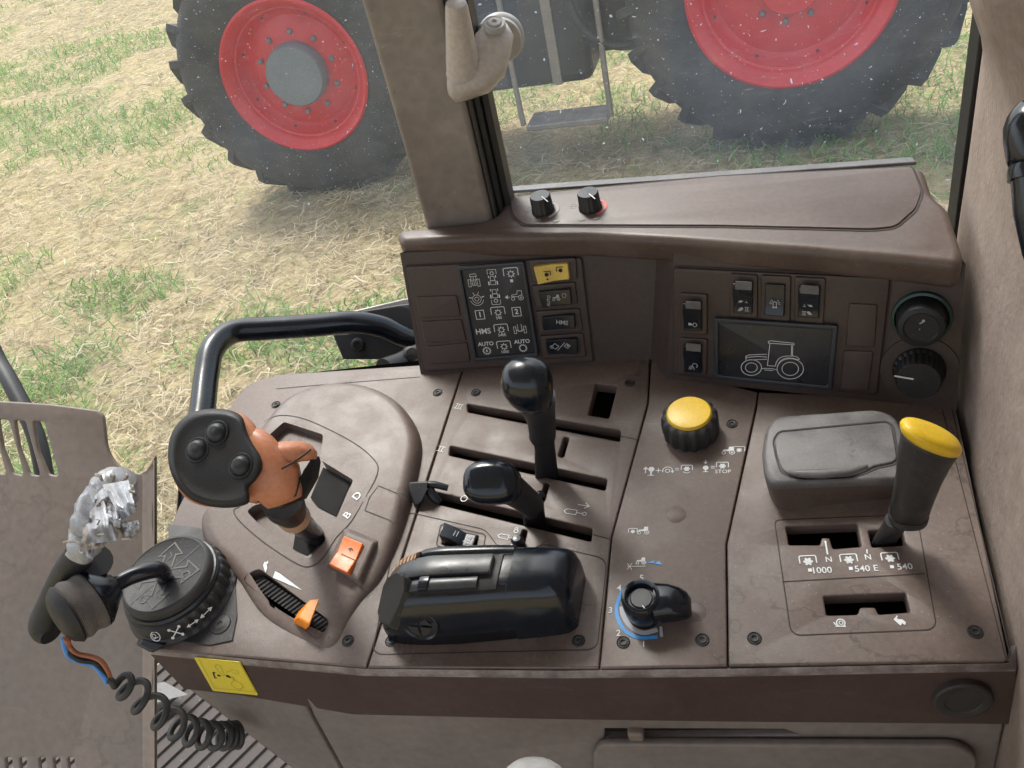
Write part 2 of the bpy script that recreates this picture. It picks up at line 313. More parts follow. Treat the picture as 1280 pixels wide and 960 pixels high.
# ================================================================ SIDE CONSOLE (deck, trim band, lower panel)
def LVL(pts,h): return [P(a,b,h) for a,b in pts]
con = thing('side_console', P(700,832,-.5), 'brown plastic control console to the right of the seat, carrying the levers and knobs', 'console')
def PQ(pts,r=.003,h=0): return rp(DK.q(pts,h),r)
def panel(outline, r, holes, lines=(), label=None, t=.011):
    o=plate('deck_panel', DK, PQ(outline,r), deckm, con, holes=[PQ(h_,rr) for h_,rr in holes], h=0, t=t, bev=.0011, label=label)
    if lines:
        k=Ink(DK,.00025)
        for pts,rr,cl in lines:
            k._strip(rp(DK.q(pts,.00025),rr,4) if cl else DK.q(pts,.00025), .0007, cl)
        k.build('moulded_line', groove, o)
    return o
# gate hole outlines of the middle panel
slot3=[(583.6,504.5),(776,538),(775,552),(584.5,515)]
slot2=[(562.5,557),(759,599),(756.6,613),(561,569)]
slot1=[(541,614),(740.6,660.7),(739,677),(543,629)]
rect_=[(745,479),(772,482),(761,523),(734.7,518.6)]
pill1=[(704.6,545.5),(711.6,547),(704.6,572),(697,570.5)]
pill2=[(681,602.5),(687.5,604),(680,628),(673.5,626.5)]
pill3=[(653,661.5),(659.5,663),(653,690),(646,688.5)]
panel([(196,812),(203,690),(222,635),(250,585),(292,500),(312,478),(348,468),(528,456),(579,457),(457.5,834)],[.004,.01,.01,.01,.012,.012,.012,.002,.002,.001],[([(303,725),(325,712),(413,776),(396,800)],.006)],
      [([(345,486),(400,481),(525,471)],0,False)], label='left deck panel with a raised hump round the orange joystick')
panel([(581,457),(812,446),(809,505),(763.5,672),(748.2,835),(459.5,834)],.001,
      [(slot3,.002),(slot2,.002),(slot1,.002),(rect_,.002),(pill1,.003),(pill2,.003),(pill3,.003),([(557,661),(598,670),(594,688),(552,680)],.001)],
      [([(776,545),(799,550)],0,False),([(741,668),(763,674)],0,False),
       ([(510,640),(607,662),(630,694),(654,697),(676,679),(752,697),(758,706),(747,806),(738,812),(474,818),(466,812),(494,672)],.006,True)],
      label='middle deck panel with three long lever slots')
panel([(814.5,446),(835,462),(947,490),(944.5,508),(907.2,680),(909,832),(749.8,835),(765,672),(810.6,505)],.001,[],label='deck panel with the yellow knob and the blue ringed dial')
gateA=[(982,658),(1071,654),(1077,683),(1041,686),(1037,672),(1027,672),(1025,681),(986,681)]
gateB=[(1085,663),(1128,661),(1132,681),(1090,684)]
gateC=[(1029,745),(1132,741),(1138,765),(1098,768),(1094,759),(1075,759),(1072,768),(1033,769)]
panel([(948.8,490),(1193,500),(1261,826),(910.8,832),(909,680),(946.4,508)],[.001,.001,.004,.001,.001,.001],[(gateA,.0015),(gateB,.0015),(gateC,.0015)],
      [([(968,650),(1146,643),(1170,780),(1163,787),(996,794),(988,787)],.004,True),([(978,727),(1156,717)],0,False),([(1178,512),(1257,822)],0,False),
       ([(1190,512),(1262,815)],0,False)],label='right deck panel with stepped gear gates and a water stained surface')
# tub below the deck, dark inside, closed at its sides
outl=[(197,811),(204,690),(223,635),(251,586),(293,502),(313,480),(348,470),(528,450),(813,436),(835,452),(1192,490),(1260,825),(910,830),(458,832)]
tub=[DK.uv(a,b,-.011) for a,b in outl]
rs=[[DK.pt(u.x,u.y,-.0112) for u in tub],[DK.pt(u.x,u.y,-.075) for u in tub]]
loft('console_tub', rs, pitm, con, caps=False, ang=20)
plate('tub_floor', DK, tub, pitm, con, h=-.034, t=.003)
# trim band with its worn rounded lip
rows=[([(193,690),(196,806),(300,816),(458,827),(700,829),(910,827),(1259,820),(1266,800)],-.0125),
      ([(190,690),(191,811),(300,823),(456,836),(700,838.5),(910,836.5),(1262,829),(1272,800)],-.0015),
      ([(189,690),(188,815),(300,827),(456,841),(700,844),(910,842),(1267,835),(1276,800)],-.0035),
      ([(189,690),(188,818),(300,831),(455,845),(700,848),(910,846),(1270,839),(1279,800)],-.008)]
lip=[LVL(p,h) for p,h in rows]; low=LVL([(205,715),(230,861),(300,869),(441,893),(700,899),(910,902),(1263,905),(1282,865)],-.055)
low2=LVL([(225,715),(250,854),(310,862),(445,885),(700,891),(910,894),(1255,897),(1275,860)],-.057)
loft('trim_lip', lip, lipm, con, ringclosed=False, caps=False, ang=60)
band=loft('trim_band', [lip[-1],[a.lerp(b,.08)+N*-.001 for a,b in zip(lip[-1],low)],low,low2], bandm, con, ringclosed=False, caps=False, ang=50)
# lower panels
def dropw(p,z): return V((p.x,p.y,z))
LPn=(P(1255,897,-.056)-P(445,885,-.056)); LPn.z=0
lp=PL(P(700,891,-.056), LPn.normalized(), V((LPn.y,-LPn.x,0)))
Lq=(P(445,885,-.056)-P(250,854,-.056)); Lq.z=0
lq=PL(P(445,885,-.056), Lq.normalized(), V((Lq.y,-Lq.x,0)))
def L2(pts): return lp.q(pts)
a=L2([(228,852),(382,872),(396,893),(436,960),(500,1080),(520,1080)])
plate('lower_panel',lq,rp(lq.q([(222,850),(378,872),(388,895),(424,960),(500,1110),(560,1110)]),.001),bodym,con,t=.006,bev=.0015,label='grey brown lower panel left of the seam')
plate('lower_panel',lp,rp(lp.q([(382.5,872),(445,884),(700,890),(910,893),(1256,897),(1244,960),(1215,1110),(566,1110),(428.5,960),(392.5,895)]),.001),bodym,con,t=.006,bev=.0015,
      holes=[rp(lp.q([(756,911),(980,912),(1000,919),(756,923)]),.001)],label='grey brown lower panel above the storage door')
ld=plate('storage_door',lp,rp(lp.q([(743,960),(742,932),(752,919),(1195,920),(1218,934),(1212,1060),(760,1060)]),.008),bodym,con,h=.007,t=.006,bev=.002,label='storage door with rounded corners, slightly ajar at its top')
box('latch_tab', lp.hit(795,916,.001), .011,.008,.01, beigem, ld, ex=lp.ex, ey=-lp.n)
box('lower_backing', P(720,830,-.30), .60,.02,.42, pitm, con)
# round plug on the band
bp=plane3(low[5],low[6],lip[-1][5])
bpp=bp.hit(1203,874)
lathe('round_plug', bpp, bp.n, [(0,.0018),(.0100,.0018),(.0108,.0024),(.0122,.0024),(.0134,.0029),(.0158,.0026),(.0168,.0015),(.0172,-.002)], plugm, con)
# yellow sticker
bl=plane3(low[1],low[2],lip[-1][2])
st=plate('warning_sticker', bl, rp(bl.q([(243.5,820.5),(301,826),(323.5,867.5),(267,862)]),.0015), stick, con, h=.0012,t=.0005,bev=.0001,label='yellow pictogram sticker on the brown trim band')
k=Ink(bl,.0015); k.lpx([(248,823),(299.5,828.5),(319,865),(268,860)],.0003,True)
k.lpx([(269,832),(272,830.5),(275,832),(278,838),(280.5,843),(279,845)],.00035,False); k.lpx([(269,832),(269.5,835),(278,844)],.00035)
k.lpx([(283,840.5),(291,837.5),(295,838),(299,841),(296,843),(292,840)],.0003)
k.lpx([(290,846),(293,851),(290,852),(289,856),(294,860),(301,862),(304,859),(302,855),(297,852),(293.5,851),(291,846)],.00035)
k.build('pictogram_outline',olive,st)
k=Ink(bl,.0015); k.lpx([(268.5,840.5),(266.5,841),(268.5,847.5),(271,847.5)],.0013); k.set(273.5,844.5,2); k.disc((0,0),.9); k.set(284.8,845.5,2); k.disc((0,0),1.15); k.set(287.3,847,2).disc((0,0),.6)
k.build('pictogram',inkm,st)
# screws
def screw(px,py,h=0,r=.0042):
    c=P(px,py,h)
    return lathe('screw', c, N, [(0,-.0012),(r*.34,-.0012),(r*.36,.0001),(r*.62,.0007),(r*.70,-.0006),(r*.9,-.0006),(r,.0006),(r*1.1,.0001)], metalm, con, n=18, mat2=None) if False else lathe('screw', c, N, [(0,-.0008),(r*.33,-.0008),(r*.36,.0009),(r*.60,.0011),(r*.68,.0003),(r*.86,.0003),(r*.95,.0010),(r*1.08,.0001)], greyb, con, n=18)
for s_ in [(345,506),(547,491),(595,491),(435,801),(489,801),(723,801),(779,803),(878,800),(943,798),(1219,790),(915,530),(787,479)]: screw(*s_)
for s_ in [(845,643),(869,765)]:
    lathe('embossed_disc',P(*s_),N,[(0,.0004),(.0062,.0004),(.0068,.0001),(.0072,.0001)],deckm,con,n=24)
# ---------------- hump with the joystick gate
HH=.014
hump_px=[(312,585),(330,545),(365,505),(415,487),(465,490),(505,512),(527,552),(522,600),(503,668),(478,722),(455,748),(436,775),(416,808),(385,802),(330,770),(296,722),(262,688),(255,655),(280,625)]
base=[V((u.x,u.y)) for u in DK.q(hump_px,0)]
base=[V((p.x,p.y)) for p in crs([V((u.x,u.y,0)) for u in base],5,True)]
cxy=sum(base,V((0,0)))/len(base)
def fade(u):  # the hump sinks towards the operator
    q=DK.uv(400,790); k=(u.y-q.y)/.11
    return max(.18,min(1,.18+.82*k))
holeA=[(336,547),(356,529),(405,545),(402,577),(443,602),(421,648),(398,636),(348,590)]
holeB=[(309,640),(319,633),(344,628),(396,658),(408,673),(384,697),(330,662)]
holeS=[(303,725),(325,712),(413,776),(396,800)]
vs=[];fs=[]
from mathutils.geometry import delaunay_2d_cdt
def inset_poly(poly,d):
    L=len(poly);A=sum(poly[i-1].x*poly[i].y-poly[i].x*poly[i-1].y for i in range(L)); sg=1 if A>0 else -1; o=[]
    for i in range(L):
        t=(poly[(i+1)%L]-poly[i-1]).normalized(); o.append(poly[i]+V((-t.y,t.x))*d*sg)
    return o
hs=[rp(DK.q(holeA,.012),.003,4),rp(DK.q(holeB,.011),.004,4),rp(DK.q(holeS,.004),.006,5)]
def fh(u,e): # height with rounded shoulder
    return fade(u)*HH*math.sqrt(max(0,1-(1-min(1,e))**2))
rings2=[(0,0),(.0008,.35),(.002,.6),(.004,.82),(.0065,.95),(.0095,1.0)]
pts=[];edges=[];off=[]
for d,k_ in rings2: off.append(len(pts)); pts+=inset_poly(base,d) if d else base
nb=len(base); hts=[fade(p)*HH*rings2[i//nb][1] for i,p in enumerate(pts)]
for r_ in range(len(rings2)-1):
    for j in range(nb):
        a_=r_*nb+j;b_=r_*nb+(j+1)%nb; fs.append((a_,b_,b_+nb,a_+nb))
inner=inset_poly(base,.0095); allp=list(inner); ed=[(i,(i+1)%nb) for i in range(nb)]; vs=[DK.pt(p.x,p.y,h) for p,h in zip(pts,hts)]
for h_ in hs:
    b0=len(allp); allp+=h_; ed+=[(b0+i,b0+(i+1)%len(h_)) for i in range(len(h_))]
def inpoly(p,poly):
    c=False;j=len(poly)-1
    for i in range(len(poly)):
        a,b=poly[i],poly[j]
        if (a[1]>p[1])!=(b[1]>p[1]) and p[0]<(b[0]-a[0])*(p[1]-a[1])/(b[1]-a[1])+a[0]: c=not c
        j=i
    return c
g=.004; xs=[p.x for p in inner]; ys=[p.y for p in inner]; x=min(xs)
while x<max(xs):
    y=min(ys)
    while y<max(ys):
        q=V((x,y))
        if inpoly(q,inner) and not any(inpoly(q,h_) for h_ in hs) and min((q-w).length for w in allp)>.0022: allp.append(q)
        y+=g
    x+=g
cv,ce,cf,_,_,_=delaunay_2d_cdt(allp,ed,[],0,1e-7)
b0=len(vs); vs+=[DK.pt(p.x,p.y,fade(p)*HH) for p in cv]
for f_ in cf:
    m_=sum((cv[i] for i in f_),V((0,0)))/len(f_)
    if inpoly(m_,inner) and not any(inpoly(m_,h_) for h_ in hs): fs.append(tuple(b0+i for i in f_))
for h_ in hs[:2]:      # walls of the gates
    b1=len(vs)
    for p in h_: vs+= [DK.pt(p.x,p.y,fade(p)*HH),DK.pt(p.x,p.y,fade(p)*HH-.009)]
    for i in range(len(h_)):
        j=(i+1)%len(h_); fs.append((b1+2*i,b1+2*j,b1+2*j+1,b1+2*i+1))
b1=len(vs)
for p in hs[2]: vs+= [DK.pt(p.x,p.y,fade(p)*HH),DK.pt(p.x,p.y,-.005)]
for i in range(len(hs[2])):
    j=(i+1)%len(hs[2]); fs.append((b1+2*i,b1+2*j,b1+2*j+1,b1+2*i+1))
hump=mk('joystick_hump',vs,fs,deckm,con,ang=45,weld=True,label='raised rounded hump with the joystick gate')
class HP:  # plane riding on the hump
    pass
hpl=plane3(P(300,640,.012),P(470,640,.0145),P(400,720,.009)); 
def hillpt(px,py,dh=0):
    h=.01
    for _ in range(4): h=fade(DK.uv(px,py,h))*HH
    return P(px,py,h+dh)
def gate_floor(px,dh,mat,name):
    vs=[hillpt(a,b,dh) for a,b in px]; return mk(name,vs,[tuple(range(len(vs)))],mat,hump)
gate_floor([(332,543),(358,522),(410,540),(408,575),(450,600),(424,652),(395,640),(340,592)],-.0088,deckm,'gate_floor')
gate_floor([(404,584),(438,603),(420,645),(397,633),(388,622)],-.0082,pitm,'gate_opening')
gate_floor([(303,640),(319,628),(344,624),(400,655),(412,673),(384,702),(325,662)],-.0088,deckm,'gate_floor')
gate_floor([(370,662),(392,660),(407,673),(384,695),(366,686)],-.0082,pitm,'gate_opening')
k=Ink(DK); 
def hl(pts,w,sm=0,cl=False):
    V3=[hillpt(a,b,.00035) for a,b in pts]
    if sm: V3=crs(V3,sm,cl)
    b=len(k.v); L=len(V3)
    for i,p in enumerate(V3):
        t=(V3[(i+1)%L]-V3[i-1]) if cl or 0<i<L-1 else (V3[min(i+1,L-1)]-V3[max(i-1,0)])
        s_=N.cross(t).normalized()*w/2; k.v+= [p-s_,p+s_]
    for i in range(L if cl else L-1):
        j=(i+1)%L; k.f.append((b+2*i,b+2*i+1,b+2*j+1,b+2*j))
hl([(330,527),(350,519),(385,525),(440,552),(468,575),(472,590),(462,612),(440,650),(420,672),(405,695),(390,707),(372,705),(330,678),(300,652),(292,638),(300,633)],.0008,4)
hl([(462,621),(473,607),(500,618),(492,652),(456,638)],.0007,0,True)
k.build('moulded_line',groove,hump)
k=Ink(hpl,.0006)
for (t_,px,py) in (('D',446.5,620),('B',434,644)):
    k.h=(hillpt(px,py,.0005)-hpl.o).dot(hpl.n); k.set(px,py,10,(.70,-.72)); k.text(t_,0,0,1.5,.02)
k.build('gate_letters',whitem,hump)
# slider wedge print and hare mark
k=Ink(DK,0)
def hpoly(pts): b=len(k.v); k.v+=[hillpt(a,c,.0005) for a,c in pts]; k.f.append(tuple(range(b,b+len(pts))))
hpoly([(344,714),(350,717),(378,738)]); hpoly([(341,722),(344,714),(378,738)])
hpoly([(329,706),(331,702),(333,704),(334,710),(332,716),(330,711)]); hpoly([(332,703),(335,701),(335,705)])
k.build('slider_print',whitem,hump)
# orange rocker in its raised housing
def rocker(pl, quad, mat, parent, hs_=(.0065,.003,.006), h0=.0, t=.004, name='rocker_switch', axis=0, **kw):
    """quad TL,TR,BR,BL in pixels; heights along its long axis"""
    q=pl.q(quad,h0); n=len(hs_); vs=[];fs=[]
    for i in range(n):
        s=i/(n-1)
        a,b=(q[0].lerp(q[1],s),q[3].lerp(q[2],s)) if axis==0 else (q[0].lerp(q[3],s),q[1].lerp(q[2],s))
        vs+=[pl.pt(a.x,a.y,h0-t),pl.pt(a.x,a.y,h0+hs_[i]),pl.pt(b.x,b.y,h0+hs_[i]),pl.pt(b.x,b.y,h0-t)]
    for i in range(n-1):
        for j in range(4): a_=i*4+j; b_=i*4+(j+1)%4; fs.append((a_,b_,b_+4,a_+4))
    fs+=[(0,1,2,3),((n-1)*4+3,(n-1)*4+2,(n-1)*4+1,(n-1)*4)]
    return mk(name,vs,fs,mat,parent,bev=.0008,ang=30,**kw)
hq=[(412,700),(434,665),(468,678),(447,725)]
vs=[hillpt(a,b,-.004) for a,b in [(402,712),(430,655),(478,675),(456,738)]]+[hillpt(a,b,.006) for a,b in hq]
mk('switch_housing',vs,[(0,1,5,4),(1,2,6,5),(2,3,7,6),(3,0,4,7),(4,5,6,7)],deckm,hump,bev=.0022)
oh=plane3(hillpt(412,700,.0062),hillpt(468,678,.0062),hillpt(447,725,.0062))
orr=rocker(oh,[(431.5,671.5),(455,681),(437,719.5),(413.5,708)],orgm,con,(.0025,.0012,.0045),0.0,.001,axis=1,label='orange rocker switch on the hump')
k=Ink(oh,.0022); k.lpx([(426,692),(446,701)],.0005); k.set(438,687,4,(.9,.35)); k.line([(-.8,0),(0,.5),(.9,0)],.0007); k.line([(0,.5),(0,-.5)],.0007); k.build('pictogram',inkm,orr)
# slider: ribbed belt and orange pointer
rs=[]
for i in range(47):
    s=i/46; a,b=V((310,726)),V((408,793)); c=a.lerp(b,s); d=V((13,-9.5)); z=-.001+(.0016 if i%2 else 0)+.002*math.sin(math.pi*s)
    c1,c2=c-V((2,-1.4)),c+d
    rs.append([P(c1.x,c1.y,z-.004),P(c1.x,c1.y,z),P(c2.x,c2.y,z),P(c2.x,c2.y,z-.004)])
belt=loft('ribbed_belt',rs,greyb,con,ang=20)
C_=P(385,768,.012)
def ill(pts,h): return [P(a,b,h) for a,b in pts]
loft('slider_pointer',[ill([(366,780),(373,764),(388,769),(382,788)],.0),ill([(367,775),(375,762),(390,765),(384,786)],.009),ill([(369,773),(384,753),(399,751),(386,784)],.014),ill([(372,771),(388,749),(400,748),(387,781)],.017)],orgp,con,ang=40,sub=0,bev=.001,label='orange slider pointer')
# small black rocker on the middle panel
k=Ink(DK,.0003); k._strip(rp(DK.q([(551,655),(607,668),(603,695),(545,682)],.0003),.003),.0008,True); k.build('moulded_line',groove,con)
r_=rocker(DK,[(559,662),(597,671),(592,687),(553,679)],glossm,con,(.010,.0075,.002,.003),0,.006,label='small black rocker switch marked 2')
k=Ink(DK,.0042); k.set(586,673.5,7,(.95,.25)); k.text('2',0,0,1.1); k.line([(-.8,-.65),(-.5,-.65)]); k.line([(-.55,.65),(.6,.65),(.6,-.65),(-.55,-.65)],.0004,True); k.set(570,667,5,(.95,.25),.0098)
k.line([(-.4,.7),(-.4,-.7)],.0004); k.line([(.4,.7),(.4,-.7)],.0004); k.build('pictogram',dimm,r_)
# lock pin in the small slot
lathe('lock_pin',P(650,684,-.004),N,[(.003,0),(.003,.005),(.0046,.0055),(.0048,.010),(.003,.012),(0,.0124)],glossm,con,n=16)
lathe('lock_pin',P(676.5,624,-.004),N,[(.003,0),(.003,.003),(.004,.0035),(.004,.006),(.002,.008),(0,.0084)],glossm,con,n=16)
# ---------------- print on the deck
def pto(k,w=.0006,solid=False,x=0,y=0,s=1.0):
    k.line([(x-1*s,y-.35*s),(x-1*s,y+.62*s),(x-.85*s,y+.75*s),(x+.85*s,y+.75*s),(x+1*s,y+.62*s),(x+1*s,y-.35*s)],w)
    if solid:
        k.disc((x,y-.1*s),.42*s)
        for i in range(6):
            a=i*math.pi/3; k.disc((x+.43*s*math.cos(a),y-.1*s+.43*s*math.sin(a)),.17*s,8)
    else:
        k.circ((x,y-.1*s),.33*s,w*.9)
        for i in range(8):
            a=i*math.pi/4; k.line([(x+.36*s*math.cos(a),y-.1*s+.36*s*math.sin(a)),(x+.55*s*math.cos(a),y-.1*s+.55*s*math.sin(a))],w)
def tractor(k,x=0,y=0,s=1.0,w=.0005,flip=1,fill=False):
    f_=flip
    k.circ((x+.55*f_*s,y-.35*s),.36*s,w); k.circ((x+.55*f_*s,y-.35*s),.12*s,w); k.circ((x-.6*f_*s,y-.45*s),.24*s,w)
    body=[(x-.75*f_*s,y-.12*s),(x-.72*f_*s,y+.12*s),(x+.05*f_*s,y+.2*s),(x+.15*f_*s,y+.7*s),(x+.75*f_*s,y+.7*s),(x+.78*f_*s,y+.1*s),(x+.15*f_*s,y-.15*s)]
    if fill: k.poly(body)
    else: k.line(body,w,True)
def cyl(k,w=.0005):
    k.line([(-1,.0),(-.7,.28),(.35,.28),(.35,-.28),(-.7,-.28)],w,True); k.line([(.35,0),(1.0,0)],w); k.circ((1.2,0),.2,w)
k=Ink(DK,.0004)
def flush(m=None,name='printed_symbol'):
    global k
    k.build(name,m or whitem,con); k=Ink(DK,.0004)
k.set(716.5,640,12,(.97,.16)); cyl(k); k.line([(.2,1.0),(1.35,1.0)],.0006); k.line([(.95,1.35),(1.4,1.0),(.95,.65)],.0006)
flush()
k.set(632,671,10,(.97,.2)); cyl(k)
flush()
k.set(645,663.5,4); k.circ((0,-.1),.6,.0006); k.circ((0,.6),.5,.0005,0,180); k.set(640.5,682,4); k.circ((0,-.3),.7,.0007); k.circ((.4,.7),.5,.0006,-20,180)
flush()
k.set(580,623,5); k.circ((0,0),.8,.0006)
flush()
k.set(573.5,508,6,(.96,.2)); [k.line([(x_,-.5),(x_,.5)],.0005) for x_ in (-.5,0,.5)]; k.line([(-.8,.55),(.8,.55)],.0004); k.line([(-.8,-.55),(.8,-.55)],.0004)
flush()
k.set(551,561,6,(.96,.2)); [k.line([(x_,-.5),(x_,.5)],.0005) for x_ in (-.3,.3)]; k.line([(-.8,.55),(.8,.55)],.0004); k.line([(-.8,-.55),(.8,-.55)],.0004)
flush()
k.set(910,563,9,(1,0)); tractor(k,0,0,1,fill=True); k.set(924,562,7); pto(k,.0005); k.disc((0,-.1),.35)
flush()
# knob pictogram row
k.set(807,588,6); k.line([(0,-.7),(0,.5)],.0008); k.poly([(-.6,.3),(.6,.3),(0,1)]); k.set(814,589,7); k.disc((0,.45),.55); k.line([(0,0),(0,-.9)],.0013); k.line([(-.55,-.95),(.55,-.95)],.0007)
k.set(823,588,5); k.line([(-.7,0),(.7,0)],.0007); k.line([(0,-.7),(0,.7)],.0007)
k.set(834.5,588,6.5); k.circ((0,-.1),.42,.0006); k.circ((0,-.1),.95,.0006,0,200); k.poly([(.6,-.1),(1.3,-.1),(.95,-.7)])
k.set(846.5,586.5,4); k.line([(-.6,.35),(.6,.35)],.0006); k.line([(-.6,-.35),(.6,-.35)],.0006)
k.set(858.5,585.5,7); pto(k,.0006,True); k.circ((0,-.3),.75,.0006,215,325)
flush()
k.set(882,578,5); k.line([(0,.8),(0,0)],.0008); k.poly([(-.6,.15),(.6,.15),(0,-.6)]); k.set(882,586,6); k.disc((0,.3),.6); k.line([(0,0),(0,-.8)],.0009); k.line([(-.55,-.8),(.55,-.8)],.0007)
k.set(891,584,4); k.line([(-.6,.35),(.6,.35)],.0006); k.line([(-.6,-.35),(.6,-.35)],.0006)
k.set(903,582,7.5); pto(k,.0006,True); k.set(903.5,589.5,8); k.text('STOP',0,0,1.05,.0)
flush()
k.set(804,663,8); tractor(k,0,0,1,fill=True); k.set(791,664,5.5); pto(k,.0005); k.disc((0,0),.35)
flush()
k.set(801,701,7); tractor(k,0,0,1,.0005,1,True); k.set(794,708,10,(1,0)); k.line([(-1,0),(1.3,.05)],.0005); k.line([(-1,.45),(-.4,-.5)],.0005); k.line([(-1,-.45),(-.4,.5)],.0005)
flush()
for t_,px,py in (('5',802,722.5),('4',774,735),('3',763,763),('2',773,791.5),('1',804.5,805.5)): k.set(px,py,9.5); k.text(t_,0,0,1.25,.015); flush(name='dial_numeral')
for px,py,t_,tx in ((1010,701,'1000',1027),(1061,699,'540 E',1083),(1112.5,697,'540',1131)):
    k.set(px,py,10.5,(1,-.04)); pto(k,.00075,True); k.set(px+2.5,712.5-(px-1010)*.04,3); k.poly([(-.8,-.8),(.8,-.8),(.8,.8),(-.8,.8)])
    k.set(tx,713-(px-1010)*.045,11,(1,-.04)); k.text(t_,0,0,1.2,.01); flush(name='gear_marking')
k.set(1036,699.5,10,(1,-.04)); k.text('N',0,0,1.15,.01); k.lpx([(1031.6,676),(1034.5,693)],.0011); flush(name='gear_marking'); k.set(1085,696.5,10,(1,-.04)); k.text('N',0,0,1.15,.01)
k.lpx([(1083.5,686.5),(1084,692)],.0009); flush(name='gear_marking')
k.set(1050,779,7); k.circ((.15,.1),.75,.0008); k.circ((.2,.1),.35,.0006); k.poly([(-1,-.8),(1,-.8),(.9,-.45),(-.7,-.5)]); k.line([(-.7,-.5),(-1.1,.2)],.0008); flush(name='snail_mark')
k.set(1125,776,7); k.poly([(-1.1,.3),(-.7,.75),(-.2,.35),(.5,.3),(1,-.3),(.75,-.9),(.3,-.5),(-.1,-1),(-.5,-.5)]); k.line([(-.6,.6),(-.3,1.1)],.0008)
flush(name='hare_mark')
k.lpx([(822,796),(800,797),(782,789),(772,772),(771,757),(777,741),(783,736)],.0024,sm=5); flush(bluem,'dial_scale'); k.set(818,704,8,(.9,.25)); k.poly([(-1.2,-.4),(0,.0),(-.3,.5)]); k.poly([(0,-.1),(1.3,.1),(.6,.7)])
flush(bluem,'blue_hitch_mark')
k=Ink(DK,.0006)
k.lpx([(822,787),(804,791),(788,783),(779,769),(777,758)],.0032,sm=5); k.lpx([(826,783),(827,796)],.002); k.build('dial_ring',dimm,con)
# ---------------- ribbed black knob with a yellow cap
c=P(864,541,0); 
def knurl(n,d): return lambda i,r,z: 1+(d if (i%(120//n))<(120//n)//2 else -d)
kb=lathe('selector_knob',c,N,[(.0195,.0),(.0210,.003),(.0212,.012),(.0208,.0185),(.0195,.021),(.0172,.022)],greyb,con,n=120,mod=lambda i,r,z:(1+.045*math.copysign(abs(math.sin(i/120*2*math.pi*15))**.5,math.sin(i/120*2*math.pi*15)) if r>.018 else 1),ang=50,label='black fluted knob with a worn yellow cap')
lathe('cap',c,N,[(0,.0252),(.012,.0250),(.0160,.0243),(.0172,.0228),(.0174,.020)],yelm,kb,n=48)
# ---------------- dial with a pointer handle
c=P(806,768,0)
dk=lathe('dial_knob',c,N,[(.0,.020),(.0088,.0200),(.0094,.0235),(.0105,.0245),(.0120,.0240),(.0130,.0215),(.0130,.013),(.0112,.004),(.0108,.0)],glossm,con,n=48,label='black dial with a side grip over a blue scale')
e=(P(856,757,.018)-P(806,757,.018)).normalized(); f_=N.cross(e)
c2=P(806,768,.0)
loft('grip',[ring(c2+N*.014+e*.008,f_*.0125,N*.0095,3.5,20),ring(c2+N*.0145+e*.017,f_*.0112,N*.0095,3.5,20),ring(c2+N*.0135+e*.024,f_*.0098,N*.0085,3.2,20),ring(c2+N*.0115+e*.0285,f_*.0085,N*.0065,3,20),ring(c2+N*.009+e*.031,f_*.006,N*.0035,2.5,20)],glossm,dk,ang=60)
lathe('dial_face',c2+N*.0202,N,[(0,.0009),(.0068,.0009),(.0074,.0002),(.0076,-.002)],blackm,dk,n=32)
pf=PL(c2+N*.0213,V((1,0,0)),N); k=Ink(pf,.0002); k.lpx([(803,757),(811,766)],.0007); k.build('index_line',whitem,dk)
# ================================================================ DASHBOARD
dash = thing('dashboard', P(860,470,0), 'brown plastic dashboard below the window with two switch panels under its hood', 'dashboard')
HB=.098
FL=plane3(P(527,467,0),P(813,449,0),P(620,322,HB))
FR=plane3(P(834,474,0),P(1195,512,0),P(980,338,HB))
bot=[P(526,468,-.0005),P(735,455,-.0005),P(813,449,-.0005),P(834,474,-.0005),P(1196,513,-.0005)]
top=[FL.hit(500,316),FL.hit(735,306),FL.hit(822,306),FR.hit(843,310),FR.hit(1207,330)]
bk=[DK.pt(*DK.uv(1190,300,.0),0),DK.pt(*DK.uv(500,330,0),0)]
backR=P(1168,245,.118); backL=P(540,283,.118)
def onh(p,h): d=p-DK.o; return DK.pt(d.dot(DK.ex),d.dot(DK.ey),h)
rb=[onh(backR,0),onh(P(640,246,.118),0),onh(backL,0)]; rt=[onh(backR,.100),onh(P(640,246,.118),.1),onh(backL,.100)]
loft('fascia',[bot+rb,top+rt],dashm,dash,caps=False,ang=25,label='brown fascia folded between the two switch panels')
hood_px=[(494,291),(504,285),(560,281),(607,275),(622,266),(631,245),(700,237),(900,219),(1146,206.5),(1156,211),(1167,243),(1186,258),(1206,318),(1200,330),(1110,320),(1000,311),(850,300),(740,294),(600,296),(500,302)]
HT=.120
plate('hood',DK,rp(DK.q(hood_px,HT),.006,5),hoodm,dash,h=HT,t=.024,bev=.0065,res=5,ang=60,label='rounded hood with worn edges')
tp=plate('top_panel',DK,rp(DK.q([(637.5,248),(700,240.5),(900,221.5),(1140,210),(1152,240),(1144,262),(1119,284),(1090,287),(900,282.5),(656,281.5),(641,270)],HT),.005),hoodm,dash,h=HT+.0012,t=.002,bev=.0005,label='flat panel on top of the hood')
k=Ink(DK,HT+.0004); k._strip(rp(DK.q([(635.5,246.5),(700,239),(900,220),(1141,208.5),(1154.5,240),(1146,264),(1120,286),(1090,289),(900,284.3),(654,283.3),(639,271)],HT),.005),.0012,True); k.build('moulded_line',groove,dash)
